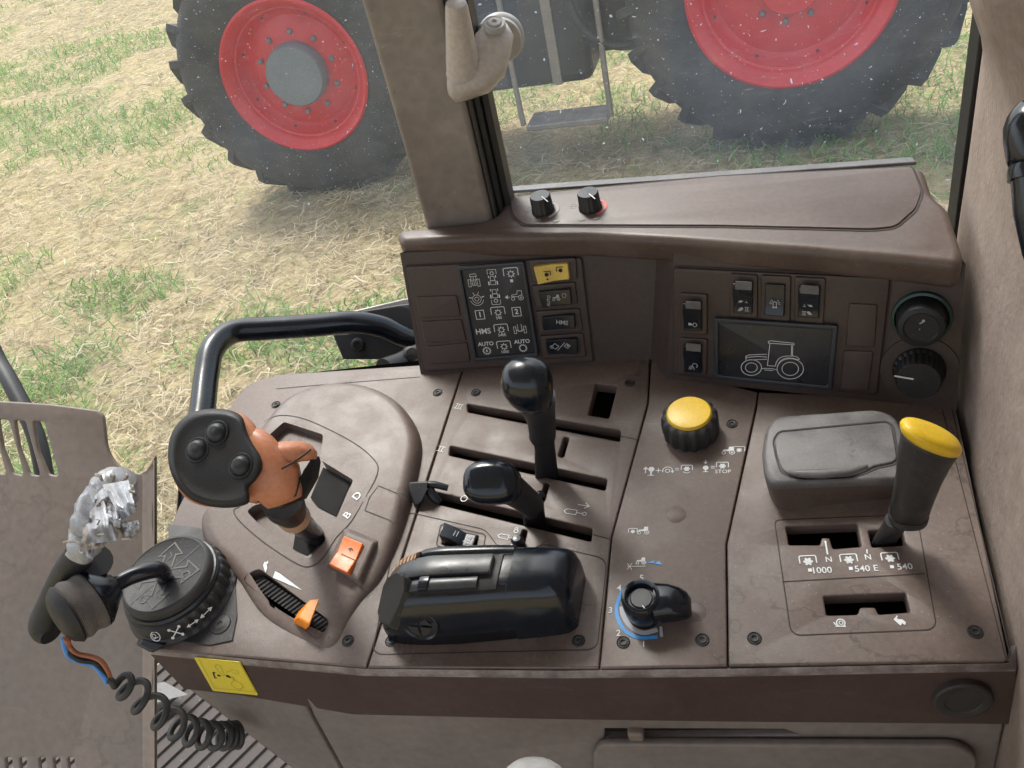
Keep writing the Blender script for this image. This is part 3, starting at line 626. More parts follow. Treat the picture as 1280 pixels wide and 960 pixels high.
def skirt_knob(px,py,ringm):
    c=P(px,py,HT+.0012)
    k_=lathe('rotary_knob',c,N,[(.0098,0),(.0098,.002),(.0092,.003),(.0088,.0135),(.0080,.015),(0,.0153)],blackm,dash,n=72,mod=lambda i,r,z:(1-.06*(i%6 in(0,1)) if r>.0085 else 1),ang=40,label='small fluted black knob over a %s ring on the top panel'%('white' if ringm is fadem else 'red'))
    pk=PL(c+N*.0153,V((1,0,0)),N); k=Ink(pk,.0003); tp_=pk.hit(px,py-15,0)
    k.lpx([(px-2,py-17.5),(px+6,py-11)],.0008); k.build('index_line',whitem,k_)
    k=Ink(PL(c,V((1,0,0)),N),.0004); k.set(px,py,10)
    s=.0125/k.sc; k.circ((0,0),s,.0024,-50,60); k.build('scale_ring',ringm,k_)
    return k_
skirt_knob(679,263,fadem); skirt_knob(738,259.5,redp)
k=Ink(DK,HT+.0016)
for c_ in ((661,266),(717,262)): k.set(c_[0],c_[1]-6,4); k.circ((0,0),.8,.0005); k.line([(-.9,-1.4),(.8,-1.4)],.0005)
for c_ in ((672,275),(695,276),(727,274.5),(745,273)): k.set(c_[0],c_[1],4.5,(1,-.1)); k.poly([(-1,0),(-.3,.45),(1,.25),(.7,-.4),(-.4,-.5)])
k.build('faded_symbols',fadem,dash)
# ---------------- left switch panel
def gl(pl,pts,r=.002,w=.0007,h=.0004,par=dash):
    k=Ink(pl,h); k._strip(rp(pl.q(pts,h),r),w,True); return k.build('moulded_line',groove,par)
lpan=plate('switch_panel',FL,rp(FL.q([(508,333),(727,321),(742,451),(532,463)]),.003),dashm,dash,h=.0022,t=.004,bev=.0008,label='left switch panel with the symbol display and four rockers')
for q in ([(519,371),(571,369),(576,395.5),(525,398)],[(526,402),(577,399),(583,425.5),(531,429)],[(533,433),(584,428),(588,452),(538,455.5)]):
    plate('blank_cover',FL,rp(FL.q(q,.003),.0022),dashm,lpan,h=.0036,t=.002,bev=.0009)
db=plate('symbol_display',FL,rp(FL.q([(570.5,333.5),(655,326.5),(674,446),(592.5,452)],.006),.0022),bezelm,dash,holes=[rp(FL.q([(576,338),(652,331.5),(669,441),(596,447)],.006),.001)],h=.007,t=.005,bev=.001,label='black display with three columns of white symbols')
plate('display_face',FL,rp(FL.q([(574,336),(654,330),(671,443),(594,449)],.0045),.001),dispm,db,h=.0050,t=.002,bev=.0001)
FD=(1,-.075)
k=Ink(FL,.0054); LW=.00042
k.set(592,350,7.5,FD); k.line([(-.6,.6),(.6,.6),(.45,1),(-.45,1)],LW,True); k.line([(-.35,.6),(-.5,0),(.5,0),(.35,.6)],LW); k.line([(-.95,-1.1),(-.95,.1),(-.55,.1),(-.55,-1.1)],LW,True); k.line([(.55,-1.1),(.55,.1),(.95,.1),(.95,-1.1)],LW,True); k.line([(0,.5),(0,-.9)],LW); k.line([(-.3,0),(-.3,-.9),(.3,-.9),(.3,0)],LW)
def plan_tractor(k,fl):
    y=fl; k.line([(-.45,.15*y),(-.35,1.0*y),(.35,1.0*y),(.45,.15*y)],LW,True); k.line([(-.7,.7*y),(-.7,1.15*y)],.0009); k.line([(.7,.7*y),(.7,1.15*y)],.0009)
    k.line([(-.5,-.7*y),(-.5,.1*y),(.5,.1*y),(.5,-.7*y)],LW,True); k.line([(-.85,-.75*y),(-.85,.0)],.0011); k.line([(.85,-.75*y),(.85,.0)],.0011)
k.set(616,351.5,6.2,FD); plan_tractor(k,1); k.set(614.5,341,5.5,FD); pto(k,LW); 
k.set(618.5,368,6.2,FD); plan_tractor(k,1); k.set(620,376.5,5.5,(-1,.06)); pto(k,LW)
k.set(638.5,341.5,9,FD); pto(k,.0007); k.set(639.5,351,3,FD); k.poly([(-.6,-.6),(.6,-.6),(.6,.6),(-.6,.6)])
k.set(596,373,8.5,FD); k.circ((0,-.1),.62,LW); k.circ((0,-.1),.3,LW); k.line([(-1.1,.2),(-.7,.1)],.0008); k.line([(.7,.1),(1.1,.25)],.0008); k.line([(-.45,.9),(-.25,.45)],LW); k.line([(.4,.95),(.2,.5)],LW); k.circ((0,-.1),.95,LW,190,350)
k.set(645,369.5,9,FD); tractor(k,.1,0,.95,LW); k.line([(-1.4,-.15),(-.85,-.15)],LW); k.poly([(-1.15,.15),(-1.15,-.45),(-1.6,-.15)])
for px,py,t_ in ((600,393.5,'1'),(645.7,389.7,'2')): k.set(px,py,8,FD); k.line([(-.65,-.7),(-.65,.7),(.65,.7),(.65,-.7)],.0006,True); k.text(t_,0,0,1.15,.03)
for px,py,t_ in ((622.5,390,'540'),(626.5,411.5,'540E'),(630,432.5,'1000')): k.set(px,py,8.5,FD); pto(k,.00065); k.set(px+1.2,py+7.3,5,FD); k.text(t_,0,0,1,.01)
k.set(604,414.5,8.5,FD); k.text('HMS',0,0,1.15,.02)
k.set(650,412,8,FD); k.line([(-.95,-.6),(-.95,.5),(-.6,.5),(-.6,-.6)],LW,True); k.line([(.6,-.6),(.6,.5),(.95,.5),(.95,-.6)],LW,True); k.line([(-.6,0),(-.2,-.25),(.2,-.25),(.6,0)],.0007); k.line([(-.3,.9),(-.3,-.1)],LW); k.line([(.3,.9),(.3,-.1)],LW)
for px,py in ((607.3,430),(652.5,427)): k.set(px,py,7,FD); k.text('AUTO',0,0,1.0,.02)
for px,py in ((608.6,438.5),(653.8,435)):
    k.set(px,py,5.5,FD); k.circ((0,0),.72,.0006)
    for i in range(14): a=i*math.pi/7; k.line([(.78*math.cos(a),.78*math.sin(a)),(.98*math.cos(a),.98*math.sin(a))],.0006)
k.set(608.6,438.5,5.5,FD); k.text('6',0,0,1,.02)
k.build('symbols',whitem,db)
def surround(pl,q,par): return plate('switch_surround',pl,rp(pl.q(q,.004),.0022),dashm,par,h=.0045,t=.003,bev=.0010)
sur=[[(660,325),(720,322),(722,349),(665.6,353.7)],[(664,357),(719,352.5),(722.5,380),(670,384.6)],[(669,389),(724.6,385.5),(729,414.4),(674,417)],[(674,420),(729,416.4),(733,446),(678,448.7)]]
roc=[[(668.4,331.5),(710.6,327),(713,347),(674,353)],[(673,363.4),(713.4,359),(715.6,378),(679,383.5)],[(677.4,395),(718.5,391),(720.4,408),(680,411.6)],[(682.5,424),(722,421),(723,440),(685,441.7)]]
lab=['yellow rocker switch, topmost of the left column','black rocker switch marked AUTO','black rocker switch marked HMS','black rocker switch with two diamond symbols']
for i in range(4):
    surround(FL,sur[i],lpan)
    s=rocker(FL,roc[i],yelsw if i==0 else glossm,dash,(.0035,.0028,.0050) if i else (.006,.0028,.0050),.0048,.002,label=lab[i])
    k=Ink(FL,.0092)
    if i==0:
        k.set(683,343,5,FD); pto(k,.0007); k.disc((0,-.1),.45); k.disc((.1,-1.3),.25); k.set(700.5,337.5,5,FD); pto(k,.0007); k.disc((0,-.1),.45); k.build('pictogram',inkm,s); continue
    if i==1: k.set(686,376,5.5,(.05,-1)); k.text('AUTO',0,0,.9,.02); k.set(695,372,5.5,FD); tractor(k,0,0,1,.0005,1,True); k.set(705,369.5,3); k.circ((0,0),.8,.0004)
    if i==2: k.set(702.5,403.3,7,(1,.1)); k.text('HMS',0,0,1.1,.02)
    if i==3: k.set(694,433,5,FD); k.line([(-1,0),(0,.75),(.9,0),(0,-.75)],.0006,True); k.circ((-.9,-.1),.35,.0005); k.lpx([(697,438),(706,428)],.0006); k.set(709,432.5,4,FD); k.line([(-1,0),(0,.8),(1,0),(0,-.8)],.0006,True); k.disc((.2,.1),.35)
    k.build('pictogram',dimm,s)
# ---------------- right switch panel
rpan=plate('switch_panel',FR,rp(FR.q([(843,334),(1113,347),(1096,492),(843,466)]),.004),dashm,dash,h=.0022,t=.004,bev=.0008,label='right switch panel with the tractor display and five rockers')
gl(FR,[(842,332.6),(1114.5,345.5),(1097.5,493.5),(842,467.5)],.004,.0010,.0006)
gl(FL,[(507,331.8),(728,320),(743.4,452),(531.3,464.4)],.003,.0009,.0006)
for q in ([(1061,379),(1097,381),(1093.5,434),(1057,433)],[(1055,438),(1092,439.5),(1085,489),(1050,487)]):
    plate('blank_cover',FR,rp(FR.q(q,.003),.0022),dashm,rpan,h=.0036,t=.002,bev=.0009)
db=plate('tractor_display',FR,rp(FR.q([(892,397.5),(1047.5,407),(1040,488),(892,474)],.006),.0016),bezelm,dash,holes=[rp(FR.q([(898,404),(1040,412.5),(1034,482),(898,468.5)],.006),.001)],h=.0065,t=.005,bev=.001,label='black display with a tractor drawn in white outline')
plate('display_face',FR,rp(FR.q([(896,402),(1042,410.5),(1036,484),(896,470.5)],.0045),.001),dispm,db,h=.0048,t=.002,bev=.0001)
k=Ink(FR,.0052); w=.0005
def X(pts): return [(840+a/5.818,340+b/5.818) for a,b in pts]
k.lpx(X([(700,505),(718,500),(885,518),(888,530),(702,517)]),w,True)
k.lpx(X([(712,520),(694,680),(752,685)]),w); k.lpx(X([(878,533),(876,608)]),w); k.lpx(X([(870,533),(868,606)]),w)
k.lpx(X([(538,640),(538,612),(560,603),(692,598)]),w); k.lpx(X([(540,622),(620,614),(690,618)]),w); k.lpx(X([(560,640),(690,634)]),w)
k.lpx(X([(752,683),(760,655),(785,625),(825,612),(900,614),(925,638),(880,628),(830,626),(795,642),(775,668),(768,690)]),w,False,3)
k.lpx(X([(650,703),(680,700),(735,704),(762,712)]),w); k.lpx(X([(672,712),(738,716)]),w); 
def ell(cx,cy,rx,ry): return X([(cx+rx*math.cos(i*math.pi/18),cy+ry*math.sin(i*math.pi/18)) for i in range(36)])
for a in ((577,695,74,57),(577,695,43,34),(860,704,96,74),(860,704,60,48)): k.lpx(ell(*a),w,True)
k.build('tractor_drawing',whitem,db)
k=Ink(FR,.0051)
for cx,cy in ((580,445),(578,548),(430,560),(930,460),(1030,610),(420,685)):
    a=X([(cx,cy)])[0]; k.set(a[0],a[1],5); k.circ((.2,0),.8,.0005); k.line([(-1,.4),(-.6,.4)],.0005); k.line([(-1,0),(-.6,0)],.0005); k.line([(-1,-.4),(-.6,-.4)],.0005)
a=X([(768,460)])[0]; k.set(a[0],a[1],5); k.line([(-.5,-.8),(-.5,.6),(.5,.6),(.5,-.8)],.0005,True)
k.build('unlit_symbols',ghostm,db)
sur=[[(912.5,342),(947,344),(947,398),(911,396)],[(951,344),(989,345.5),(987.5,402),(951,399)],[(993,346),(1032.5,348),(1029.5,405),(993,402)],[(849,366),(884,368),(884,419),(849,417)],[(849,422),(884,424),(883,469),(849,467)]]
roc=[[(917,351),(942,352.5),(941,391.5),(917,390.5)],[(956.7,353.5),(982,355),(981,393),(956.4,391)],[(998.7,356),(1026,358),(1024,397),(997.6,395)],[(855,376),(878,377.5),(878,413),(855,412)],[(855.5,429),(878,430.5),(877.6,465),(855.5,464)]]
lab=['black rocker switch with work lamp symbols, leftmost above the tractor display','black rocker switch with a beacon symbol','black rocker switch with work lamp symbols, rightmost above the tractor display','upper black rocker switch left of the tractor display','lower black rocker switch left of the tractor display']
RD=(1,.05)
for i in range(5):
    surround(FR,sur[i],rpan)
    hs3=(.0055,.0052,.0015,.0022) if i!=1 else (.0022,.0018,.0048)
    s=rocker(FR,roc[i],glossm,dash,hs3,.0048,.002,axis=1,label=lab[i])
    if i!=1: # dusty grey upper face
        q=roc[i]; qq=[V(a) for a in q]; t0=[qq[0].lerp(qq[1],.08),qq[1].lerp(qq[0],.08),qq[1].lerp(qq[2],.27)-V((2,0)),qq[0].lerp(qq[3],.27)+V((2,0))]
        plate('worn_face',FR,rp(FR.q(t0,.0105),.001),binm,s,h=.0108,t=.0006,bev=.0002)
    k=Ink(FR,.0074); cx=sum(a for a,b in roc[i])/4; y1=roc[i][3][1]
    def lamp(x,y,f_): k.set(x,y,4,RD); k.poly([(-.9*f_,-.6),(.1*f_,-.6),(.9*f_,.1),(.6*f_,.7),(-.1*f_,.5)])
    def rom(x,y,n_):
        k.set(x,y,4,RD)
        for j in range(n_): k.line([(j*.6-(n_-1)*.3,-.6),(j*.6-(n_-1)*.3,.6)],.0005)
        k.line([(-.3-.2*n_,.65),(.3+.2*n_,.65)],.0004); k.line([(-.3-.2*n_,-.65),(.3+.2*n_,-.65)],.0004)
    if i==0: lamp(926,376,1); rom(933,376,1); lamp(925.5,386.5,1); rom(933.5,386.5,2)
    if i==2: rom(1005.5,381,1); lamp(1012.5,381.5,-1); rom(1005,391.5,2); lamp(1012,391.5,-1)
    if i==1:
        k.h=.0092; k.set(968.5,380,7,RD); k.line([(-.3,-.6),(-.3,.3),(0,.5),(.3,.3),(.3,-.6)],.0006,True); k.line([(-.5,-.75),(.5,-.75)],.0006)
        for a in (20,50,130,160,-5,185): k.line([(.55*math.cos(math.radians(a)),.1+.55*math.sin(math.radians(a))),(math.cos(math.radians(a)),.1+.95*math.sin(math.radians(a)))],.0005)
    if i==3: k.set(865,394,4.5,RD); k.line([(-.9,-.3),(-.9,.3),(.2,.4),(.9,-.3)],.0004,True); k.set(866,406,5,RD); k.poly([(-1.1,.5),(-.3,.5),(-.3,-.2),(-1.1,-.2)]); k.circ((.5,0),.5,.0005); k.line([(-.3,0),(.2,0)],.0006)
    if i==4: k.set(867,458,5.5,RD); k.circ((.3,.2),.55,.0006,-60,240); [k.line([(-.2-j*.3,.3-j*.1),(-.8-j*.3+.3,-.8)],.0005) for j in range(3)]; k.line([(0,-.2),(.1,-.9)],.0005)
    k.build('pictogram',dimm,s)
# push knob over a green ring, rotary knob below
c=FR.hit(1152,396,.0); n_=FR.n
pk=lathe('push_knob',c,n_,[(.0165,0),(.0165,.004),(.0158,.006),(.0158,.016),(.0148,.0185),(.0115,.0195),(.0105,.0185),(0,.0185)],rubberm,dash,n=48,label='round black push knob in a green ring, above the wiper knob')
lathe('green_ring',c,n_,[(.0200,0),(.0196,.0035),(.0178,.004),(.0168,.002)],greenm,pk,caps=False,n=48)
k=Ink(PL(c,FR.ex,n_),.0188); k.set(1153,403.5,5); k.disc((.25,.55),.42); k.line([(.1,.2),(-.7,-.3)],.0009); k.set(1149.5,412,3); k.text('P',0,0,1.2,.01); k.build('pictogram',dimm,pk)
c=FR.hit(1149,461,0)
lathe('knob_plate',c,n_,[(.0265,0),(.0262,.0012),(.012,.0014)],dashm,dash,caps=False,n=48)
wk=lathe('rotary_knob',c,n_,[(.0178,.0014),(.0178,.004),(.0162,.006),(.0152,.018),(.0140,.0198),(0,.0205)],rubberm,dash,n=120,mod=lambda i,r,z:1-.035*(i%5<2) if .0145<r<.0165 else 1,ang=40,label='large black fluted wiper knob with a white pointer line')
k=Ink(PL(c,FR.ex,n_),.0209); k.lpx([(1118,470),(1142,474)],.0013); k.build('index_line',whitem,wk)
k=Ink(FR,.0006); 
for px,py,r in ((1119,435,.75),(1145,429,.85)): k.set(px,py,4); k.disc((0,0),r)
k.set(1108.5,454.5,3.5); k.circ((0,0),.6,.0006); k.set(1112,465,5); k.circ((0,0),.8,.0005); k.line([(-.5,-.6),(.9,.6)],.0005); k.line([(-.9,.2),(1,.9)],.0005); k.set(1116,474,4); k.line([(-1,0),(.9,0)],.0006); k.line([(.3,.5),(1,0),(.3,-.5)],.0006)
k.build('knob_symbols',dimm,dash)
# ================================================================ LEVERS
def pp(px,py,h): return P(px,py,h)
def lev(name,c,label,group=None): return thing(name,c,label,'lever',group)
# grip rings from pixel ellipses: (px,py,h, halfwidth px, half-depth px along the view-perpendicular normal)
def gr(px,py,h,a,b,dx,e=2.4,n=24,tilt=None):
    """ring centred on a pixel at height h; a,b half sizes in px; dx = direction (image) of the long axis; lies across the grip axis tilt"""
    c=P(px,py,h); m=mpp(c); t=tilt.normalized(); x=CR*dx[0]+CU*dx[1]; x=(x-t*x.dot(t)).normalized(); y=t.cross(x)
    return ring(c,x*a*m,y*b*m,e,n)
# tall lever of the middle panel
g='black selector levers of the middle panel'
L1=lev('control_lever',P(684,600,0),'tall black lever with a round knob standing in the second slot','black slot levers')
ax=(P(660,475,.122)-P(682,590,.0))
loft('shaft',[gr(684,604,-.012,15,5,(1,0),4,16,ax),gr(683,590,.004,14.5,5,(1,0),4,16,ax),gr(681,560,.032,13,6,(1,0),4,16,ax),gr(678,540,.052,14,8,(1,0),3,16,ax)],blackm,L1)
loft('sleeve',[gr(678.5,549,.050,15.5,11,(1,0),2.2,24,ax),gr(678,545,.052,17,13,(1,0),2.2,24,ax),gr(678,540,.057,17,13,(1,0),2.2,24,ax),gr(676.5,526,.070,18,14,(1,0),2.2,24,ax),gr(674.5,516,.079,19.5,16,(1,0),2.2,24,ax),gr(671,506,.087,23,20,(1,0),2.2,24,ax),gr(667,497,.096,28,24,(1,0),2.2,24,ax)],blackm,L1)
ax2=(P(655,462,.14)-P(668,498,.10))
loft('knob',[gr(668,501,.094,20,18,(1,-.15),2.2,24,ax),gr(666,497,.099,25,23,(1,-.15),2.3,24,ax2),gr(662,489,.105,30,27,(1,-.2),2.3,24,ax2),gr(659,480,.112,32.5,29,(1,-.2),2.3,24,ax2),gr(657,472,.119,32,28,(1,-.2),2.3,24,ax2),gr(656,466,.124,28,24,(1,-.2),2.3,24,ax2),gr(656,463,.127,20,17,(1,-.2),2.2,24,ax2),gr(656,461.5,.1285,9,8,(1,-.2),2,24,ax2)],glossm,L1,ang=180)
# short lever
L2_=lev('control_lever',P(668,655,0),'short black lever with a broad glossy knob standing in the lowest slot','black slot levers')
ax=(P(655,620,.035)-P(668,650,0))
loft('shaft',[gr(671,664,-.014,15,5,(1,0),4,16,ax),gr(668,652,.0,14.5,5,(1,0),4,16,ax),gr(666,632,.020,14,7,(1,0),4,16,ax)],blackm,L2_)
a3=(P(617,600,.068)-P(664,630,.024))
loft('neck',[gr(668,636,.018,15,11,(.6,.6),2.3,24,a3),gr(664,630,.026,16,13,(.6,.6),2.3,24,a3),gr(655,623,.036,17,14,(.6,.6),2.3,24,a3),gr(643,614,.046,19,16,(.6,.6),2.3,24,a3),gr(632,609,.054,22,18,(.6,.6),2.2,24,a3)],greyb,L2_)
a4=(CB*.9+CU*.25-CR*.2).normalized()
C0=P(618,604,.062); m=mpp(C0)
def kr(dx,dy,w,a,b,e=2.6): return ring(C0+CR*dx*m+CU*dy*m+a4*w*m,(CR-a4*CR.dot(a4)).normalized()*a*m+a4.cross(CR).normalized()*0,(a4.cross((CR-a4*CR.dot(a4)).normalized()))*b*m,e,28)
loft('knob',[kr(8,-5,-24,14,12),kr(5,-3,-18,24,18),kr(2,-1,-8,32,25),kr(-2,0,2,35,28),kr(-4,1,10,34,27),kr(-5,2,16,29,22),kr(-5,2,19,20,15),kr(-5,2,20.5,8,6)],glossm,L2_,ang=180)
# yellow topped lever of the right panel
L3=lev('range_lever',P(1108,680,0),'tall dark lever with a yellow top standing in the gear gate beside the wall')
ax=(P(1166,540,.135)-P(1118,672,.0))
loft('shaft',[gr(1103,684,-.014,15,5,(1,.1),4,16,ax),gr(1108,672,.002,15,5,(1,.1),4,16,ax),gr(1118,658,.016,15,7,(1,.1),4,16,ax),gr(1130,650,.026,22,12,(1,-.1),3,16,ax)],greyb,L3)
loft('collar',[gr(1133,651,.022,19,14,(1,-.25),2.3,28,ax),gr(1135,647,.027,23,18,(1,-.25),2.3,28,ax),gr(1136,641,.033,23.5,18,(1,-.25),2.3,28,ax)],greyb,L3)
a5=(CB*.62+CU*.72+CR*.25).normalized()
loft('grip',[gr(1136,641,.033,22.5,17,(1,-.25),2.3,28,ax),gr(1142,620,.053,24,19,(1,-.25),2.3,28,ax),gr(1149,595,.077,27,21,(1,-.25),2.3,28,ax),gr(1156,571,.100,32,24,(1,-.28),2.2,28,ax),gr(1161,556,.116,37,25,(1,-.36),2.2,28,a5),gr(1163,549,.122,39,26,(1,-.4),2.2,28,a5)],greyb,L3,ang=180)
loft('yellow_cap',[gr(1163,549.5,.1215,40,27,(1,-.4),2.2,28,a5),gr(1163.5,546,.1255,41,27.5,(1,-.4),2.2,28,a5),gr(1164,543,.129,39,26,(1,-.4),2.2,28,a5),gr(1164,541,.1318,32,21,(1,-.4),2.2,28,a5),gr(1164,540,.1332,18,11,(1,-.4),2,28,a5)],yelm,L3,ang=180)
# small toggle clip at the end of the lowest slot
tg=thing('latch_clip',P(530,615,0),'small black plastic latch clip at the left end of the lowest slot','latch')
mk('clip_body',[P(511,603,.016),P(535,601,.018),P(534,612,.016),P(528,628,.006),P(518,634,.004),P(511,610,.012)]+[P(511,603,.006),P(535,601,.006),P(534,612,.004),P(528,628,-.0),P(518,634,-.002),P(511,610,.002)],[(0,1,2,3,4,5),(11,10,9,8,7,6)]+[(i,(i+1)%6,(i+1)%6+6,i+6) for i in range(6)],greyb,tg,bev=.0015)
tube('clip_arm',[P(532,606,.010),P(545,606,.010),P(560,610,.006)],[.0035,.003,.0025],blackm,tg,n=10)
tube('clip_arm',[P(536,612,.008),P(543,622,.004),P(550,628,0)],[.004,.004,.003],blackm,tg,n=10)
# ================================================================ ORANGE JOYSTICK
J=thing('joystick',P(390,675,.0),'large joystick with a black thumb pad of three buttons on a worn orange grip','joystick')
JC=P(268,572,.150); jm=mpp(JC)
jw=(CB*.93+CU*.30-CR*.22).normalized(); jx=(CR-jw*CR.dot(jw)).normalized(); jy=jw.cross(jx)
def jr(dx,dy,w,a,b,e=2.1,rot=0,n=36):
    x=jx*math.cos(rot)+jy*math.sin(rot); y=jw.cross(x)
    return ring(JC+(CR*dx+CU*dy)*jm+jw*w*jm,x*a*jm,y*b*jm,e,n)
def jp(px,py,w):   # pixel at an offset w(px) in front of the joystick centre plane
    r=ray(px,py); t=(jw.dot(JC+jw*w*jm-CAM))/jw.dot(r); return CAM+r*t
def jring(px,py,w,a,b,ax_,e=2.2,n=32):
    c=jp(px,py,w); x=(CR-ax_*CR.dot(ax_)).normalized(); y=ax_.cross(x); return ring(c,x*a*jm,y*b*jm,e,n)
pad_px=[(262,511),(280,511.5),(294,515),(304,523),(308,538),(316,554),(326,570),(328,586),(320,600),(311,610),(312,627),(300,633),(280,635),(258,632),(238,624),(222,608),(212,586),(210,562),(215,540),(228,523),(244,514)]
pad_s=crs([V((a,b,0)) for a,b in pad_px],3,True)
def padr(k,w): return [jp(268+(p.x-268)*k,574+(p.y-574)*k,w) for p in pad_s]
loft('thumb_pad',[padr(.74,-24),padr(.90,-16),padr(.985,-6),padr(1.0,1),padr(.975,7),padr(.93,11),padr(.88,12.5),padr(.83,12.3),padr(.76,10.6),padr(.6,10.6),padr(.35,11.4),padr(.1,11.6)],rubberm,J,ang=180)
# orange shell: wraps behind the pad and runs to the stem
def sect(px,py,w,a,b,d,e=2.3): # ring across direction d
    c=jp(px,py,w); d=d.normalized(); x=(CB-d*CB.dot(d)).normalized(); y=d.cross(x); return ring(c,x*a*jm,y*b*jm,e,32)
dd=(CR*1.0-CU*.42-CB*.35)
loft('grip_shell',[jr(0,0,-38,22,24),jr(0,1,-32,42,44),jr(0,1,-24,54,57),jr(-1,2,-12,59,62),jr(-1,2,-4,59,61.5),jr(-2,1,0,56,58)],peach,J,ang=180)
loft('grip_neck',[sect(282,576,-18,15,46,dd),sect(296,578,-18,21,49,dd),sect(310,581,-19,26,48,dd),sect(324,586,-23,29,44,dd),sect(336,593,-30,31,39,dd),sect(346,604,-38,30,36,dd*.6-CU*.5),sect(353,618,-48,26,28,dd*.4-CU),sect(357,626,-54,22,24,dd*.4-CU)],peach,J,ang=180)
loft('trigger',[sect(340,570,-30,22,16,CR+CU*.12),sect(358,567,-32,22,16,CR+CU*.12),sect(376,564,-36,20,13,CR+CU*.05),sect(388,566,-40,16,10,CR),sect(395,569,-44,8,5,CR)],peach,J,ang=60)
tube('trigger_gap',[jp(352,586,-6),jp(366,578,-8),jp(382,567,-16),jp(388,562,-24)],.0007,inkm,J,n=8,smooth=4)
k=[jp(387,569,-34),jp(390,580,-40),jp(387,600,-46),jp(372,626,-52),jp(350,640,-56),jp(358,632,-44),jp(374,616,-36),jp(385,588,-28)]
k=[p+CR*.0015 if i in(0,1,2,3) else p-CR*.0035 for i,p in enumerate(k)]
k2=[p-CB*.014+CR*.002 for p in k]
mk('palm_rest',k+k2,[tuple(range(8)),tuple(range(15,7,-1))]+[(i,(i+1)%8,(i+1)%8+8,i+8) for i in range(8)],rubberm,J,bev=.003,ang=60)
sd=(P(392,670,.0)-jp(352,622,-48))
def sr(px,py,h,a,ax_): c=P(px,py,h); x,y=axes(ax_.normalized()); m=mpp(c); return ring(c,x*a*m,y*a*m,2,24)
hS=.098
loft('stem',[sr(352,622,.100,27,sd),sr(356,632,.086,25,sd),sr(362,639,.074,21,sd),sr(364,642,.068,19,sd)],rubberm,J,ang=60)
loft('copper_collar',[sr(363.5,641,.070,19.5,sd),sr(365,644,.065,20.5,sd),sr(368,647,.059,20,sd),sr(369,648,.057,18,sd)],tanm,J,ang=30)
loft('shaft',[sr(369,648,.058,16,sd),sr(380,658,.036,14.5,sd),sr(388,665,.020,13.5,sd),sr(395,672,.0,13,sd),sr(398,676,-.008,13,sd)],glossm,J,ang=40)
for bx,by in ((271,541),(247,562),(301,582)):
    c=jp(bx,by,11.5); lathe('thumb_button',c,jw,[(.0082,-.003),(.0082,.0004),(.0072,.0008),(.0066,.0005),(.0062,.0016),(.0052,.0034),(.003,.0042),(0,.0044)],blackm,J,n=28,ang=50)
# ================================================================ HYDRAULIC REMOTE UNIT
U=thing('control_unit',P(600,790,0),'glossy black rounded control unit with tan thumb wheel and side paddle, middle panel','control unit')
S=[(489,745,.006,10),(492,745,.017,21),(498,744,.027,28),(507,743,.035,32),(520,741,.042,35),(538,740,.0465,36.5),(560,739,.049,37),(590,738,.049,36.5),(620,736,.048,35.5),(650,734,.0475,34.5),(680,732,.0455,33),(705,730,.0435,31.5),(716,729,.041,30),(721,728,.037,27.5),(724,727,.031,24)]
def usec(px,py,H,hw,n=28):
    """cross-section of the unit: base on deck, px/py = footprint mid at deck level"""
    b0=DK.uv(px,py+24,0); fwd=DK.ey; c=DK.pt(b0.x,b0.y,0); w=hw*.00066; o=[]
    for i in range(n):
        t=math.pi*i/(n-1); x,y=math.cos(t),math.sin(t); e=4.2
        o.append(c-fwd*w*math.copysign(abs(x)**(2/e),x)*(1.08-.08*abs(y)) + N*(H*abs(y)**(2/e)))
    return o
loft('housing',[usec(*s) for s in S],glossm,U,ang=180,caps=True)
def ut(px,vf,dz=0): # point on the top of the unit: vf -1..1 back..front
    for i in range(len(S)-1):
        if S[i][0]<=px<=S[i+1][0]: break
    t=(px-S[i][0])/(S[i+1][0]-S[i][0]); s=[a+(b-a)*t for a,b in zip(S[i],S[i+1])]
    b0=DK.uv(s[0],s[1]+24,0); w=s[3]*.00066
    e=4.2; hh=s[2]*(max(0,1-abs(vf)**e))**(1/e) if abs(vf)<1 else 0
    return DK.pt(b0.x,b0.y,0)-DK.ey*w*vf+N*(hh+dz)
def ustrip(name,v0,v1,x0,x1,dz,mat,n=22,th=.003,par=U,**kw):
    rs=[]
    for i in range(n+1):
        x=x0+(x1-x0)*i/n; rs.append([ut(x,v0,dz-th),ut(x,v0,dz-.0004),ut(x,(v0*.92+v1*.08),dz),ut(x,(v0+v1)/2,dz+.0003),ut(x,(v0*.08+v1*.92),dz),ut(x,v1,dz-.0004),ut(x,v1,dz-th)])
    return loft(name,rs,mat,par,ang=40,**kw)
ustrip('drum_recess',-.50,.62,494,642,.0006,inkm)
ustrip('drum',-.44,.18,495,634,.0046,drumm)
ustrip('drum_band',.24,.56,495,622,.0026,drumm)
ustrip('drum_worn_edge',-.42,.14,628,634.8,.0044,ribm,n=6,th=.005)
ustrip('recess_lip',-.52,.62,640,645,.0012,greyb,n=3)
ustrip('band_stop',.20,.58,555,566,.0042,glossm,n=4)
rs=[]
for i in range(25):
    x=511+30*i/24; z=.0035+(.0014 if i%4<2 else 0); rs.append([ut(x,-.80,0),ut(x,-.78,z),ut(x,-.58,z+.001),ut(x,-.38,z),ut(x,-.36,0)])
loft('thumb_wheel',rs,tanm,U,ang=25)
k=[ut(660,-1.0,.0006),ut(660,-.9,.0004),ut(660,-.6,.0004)]
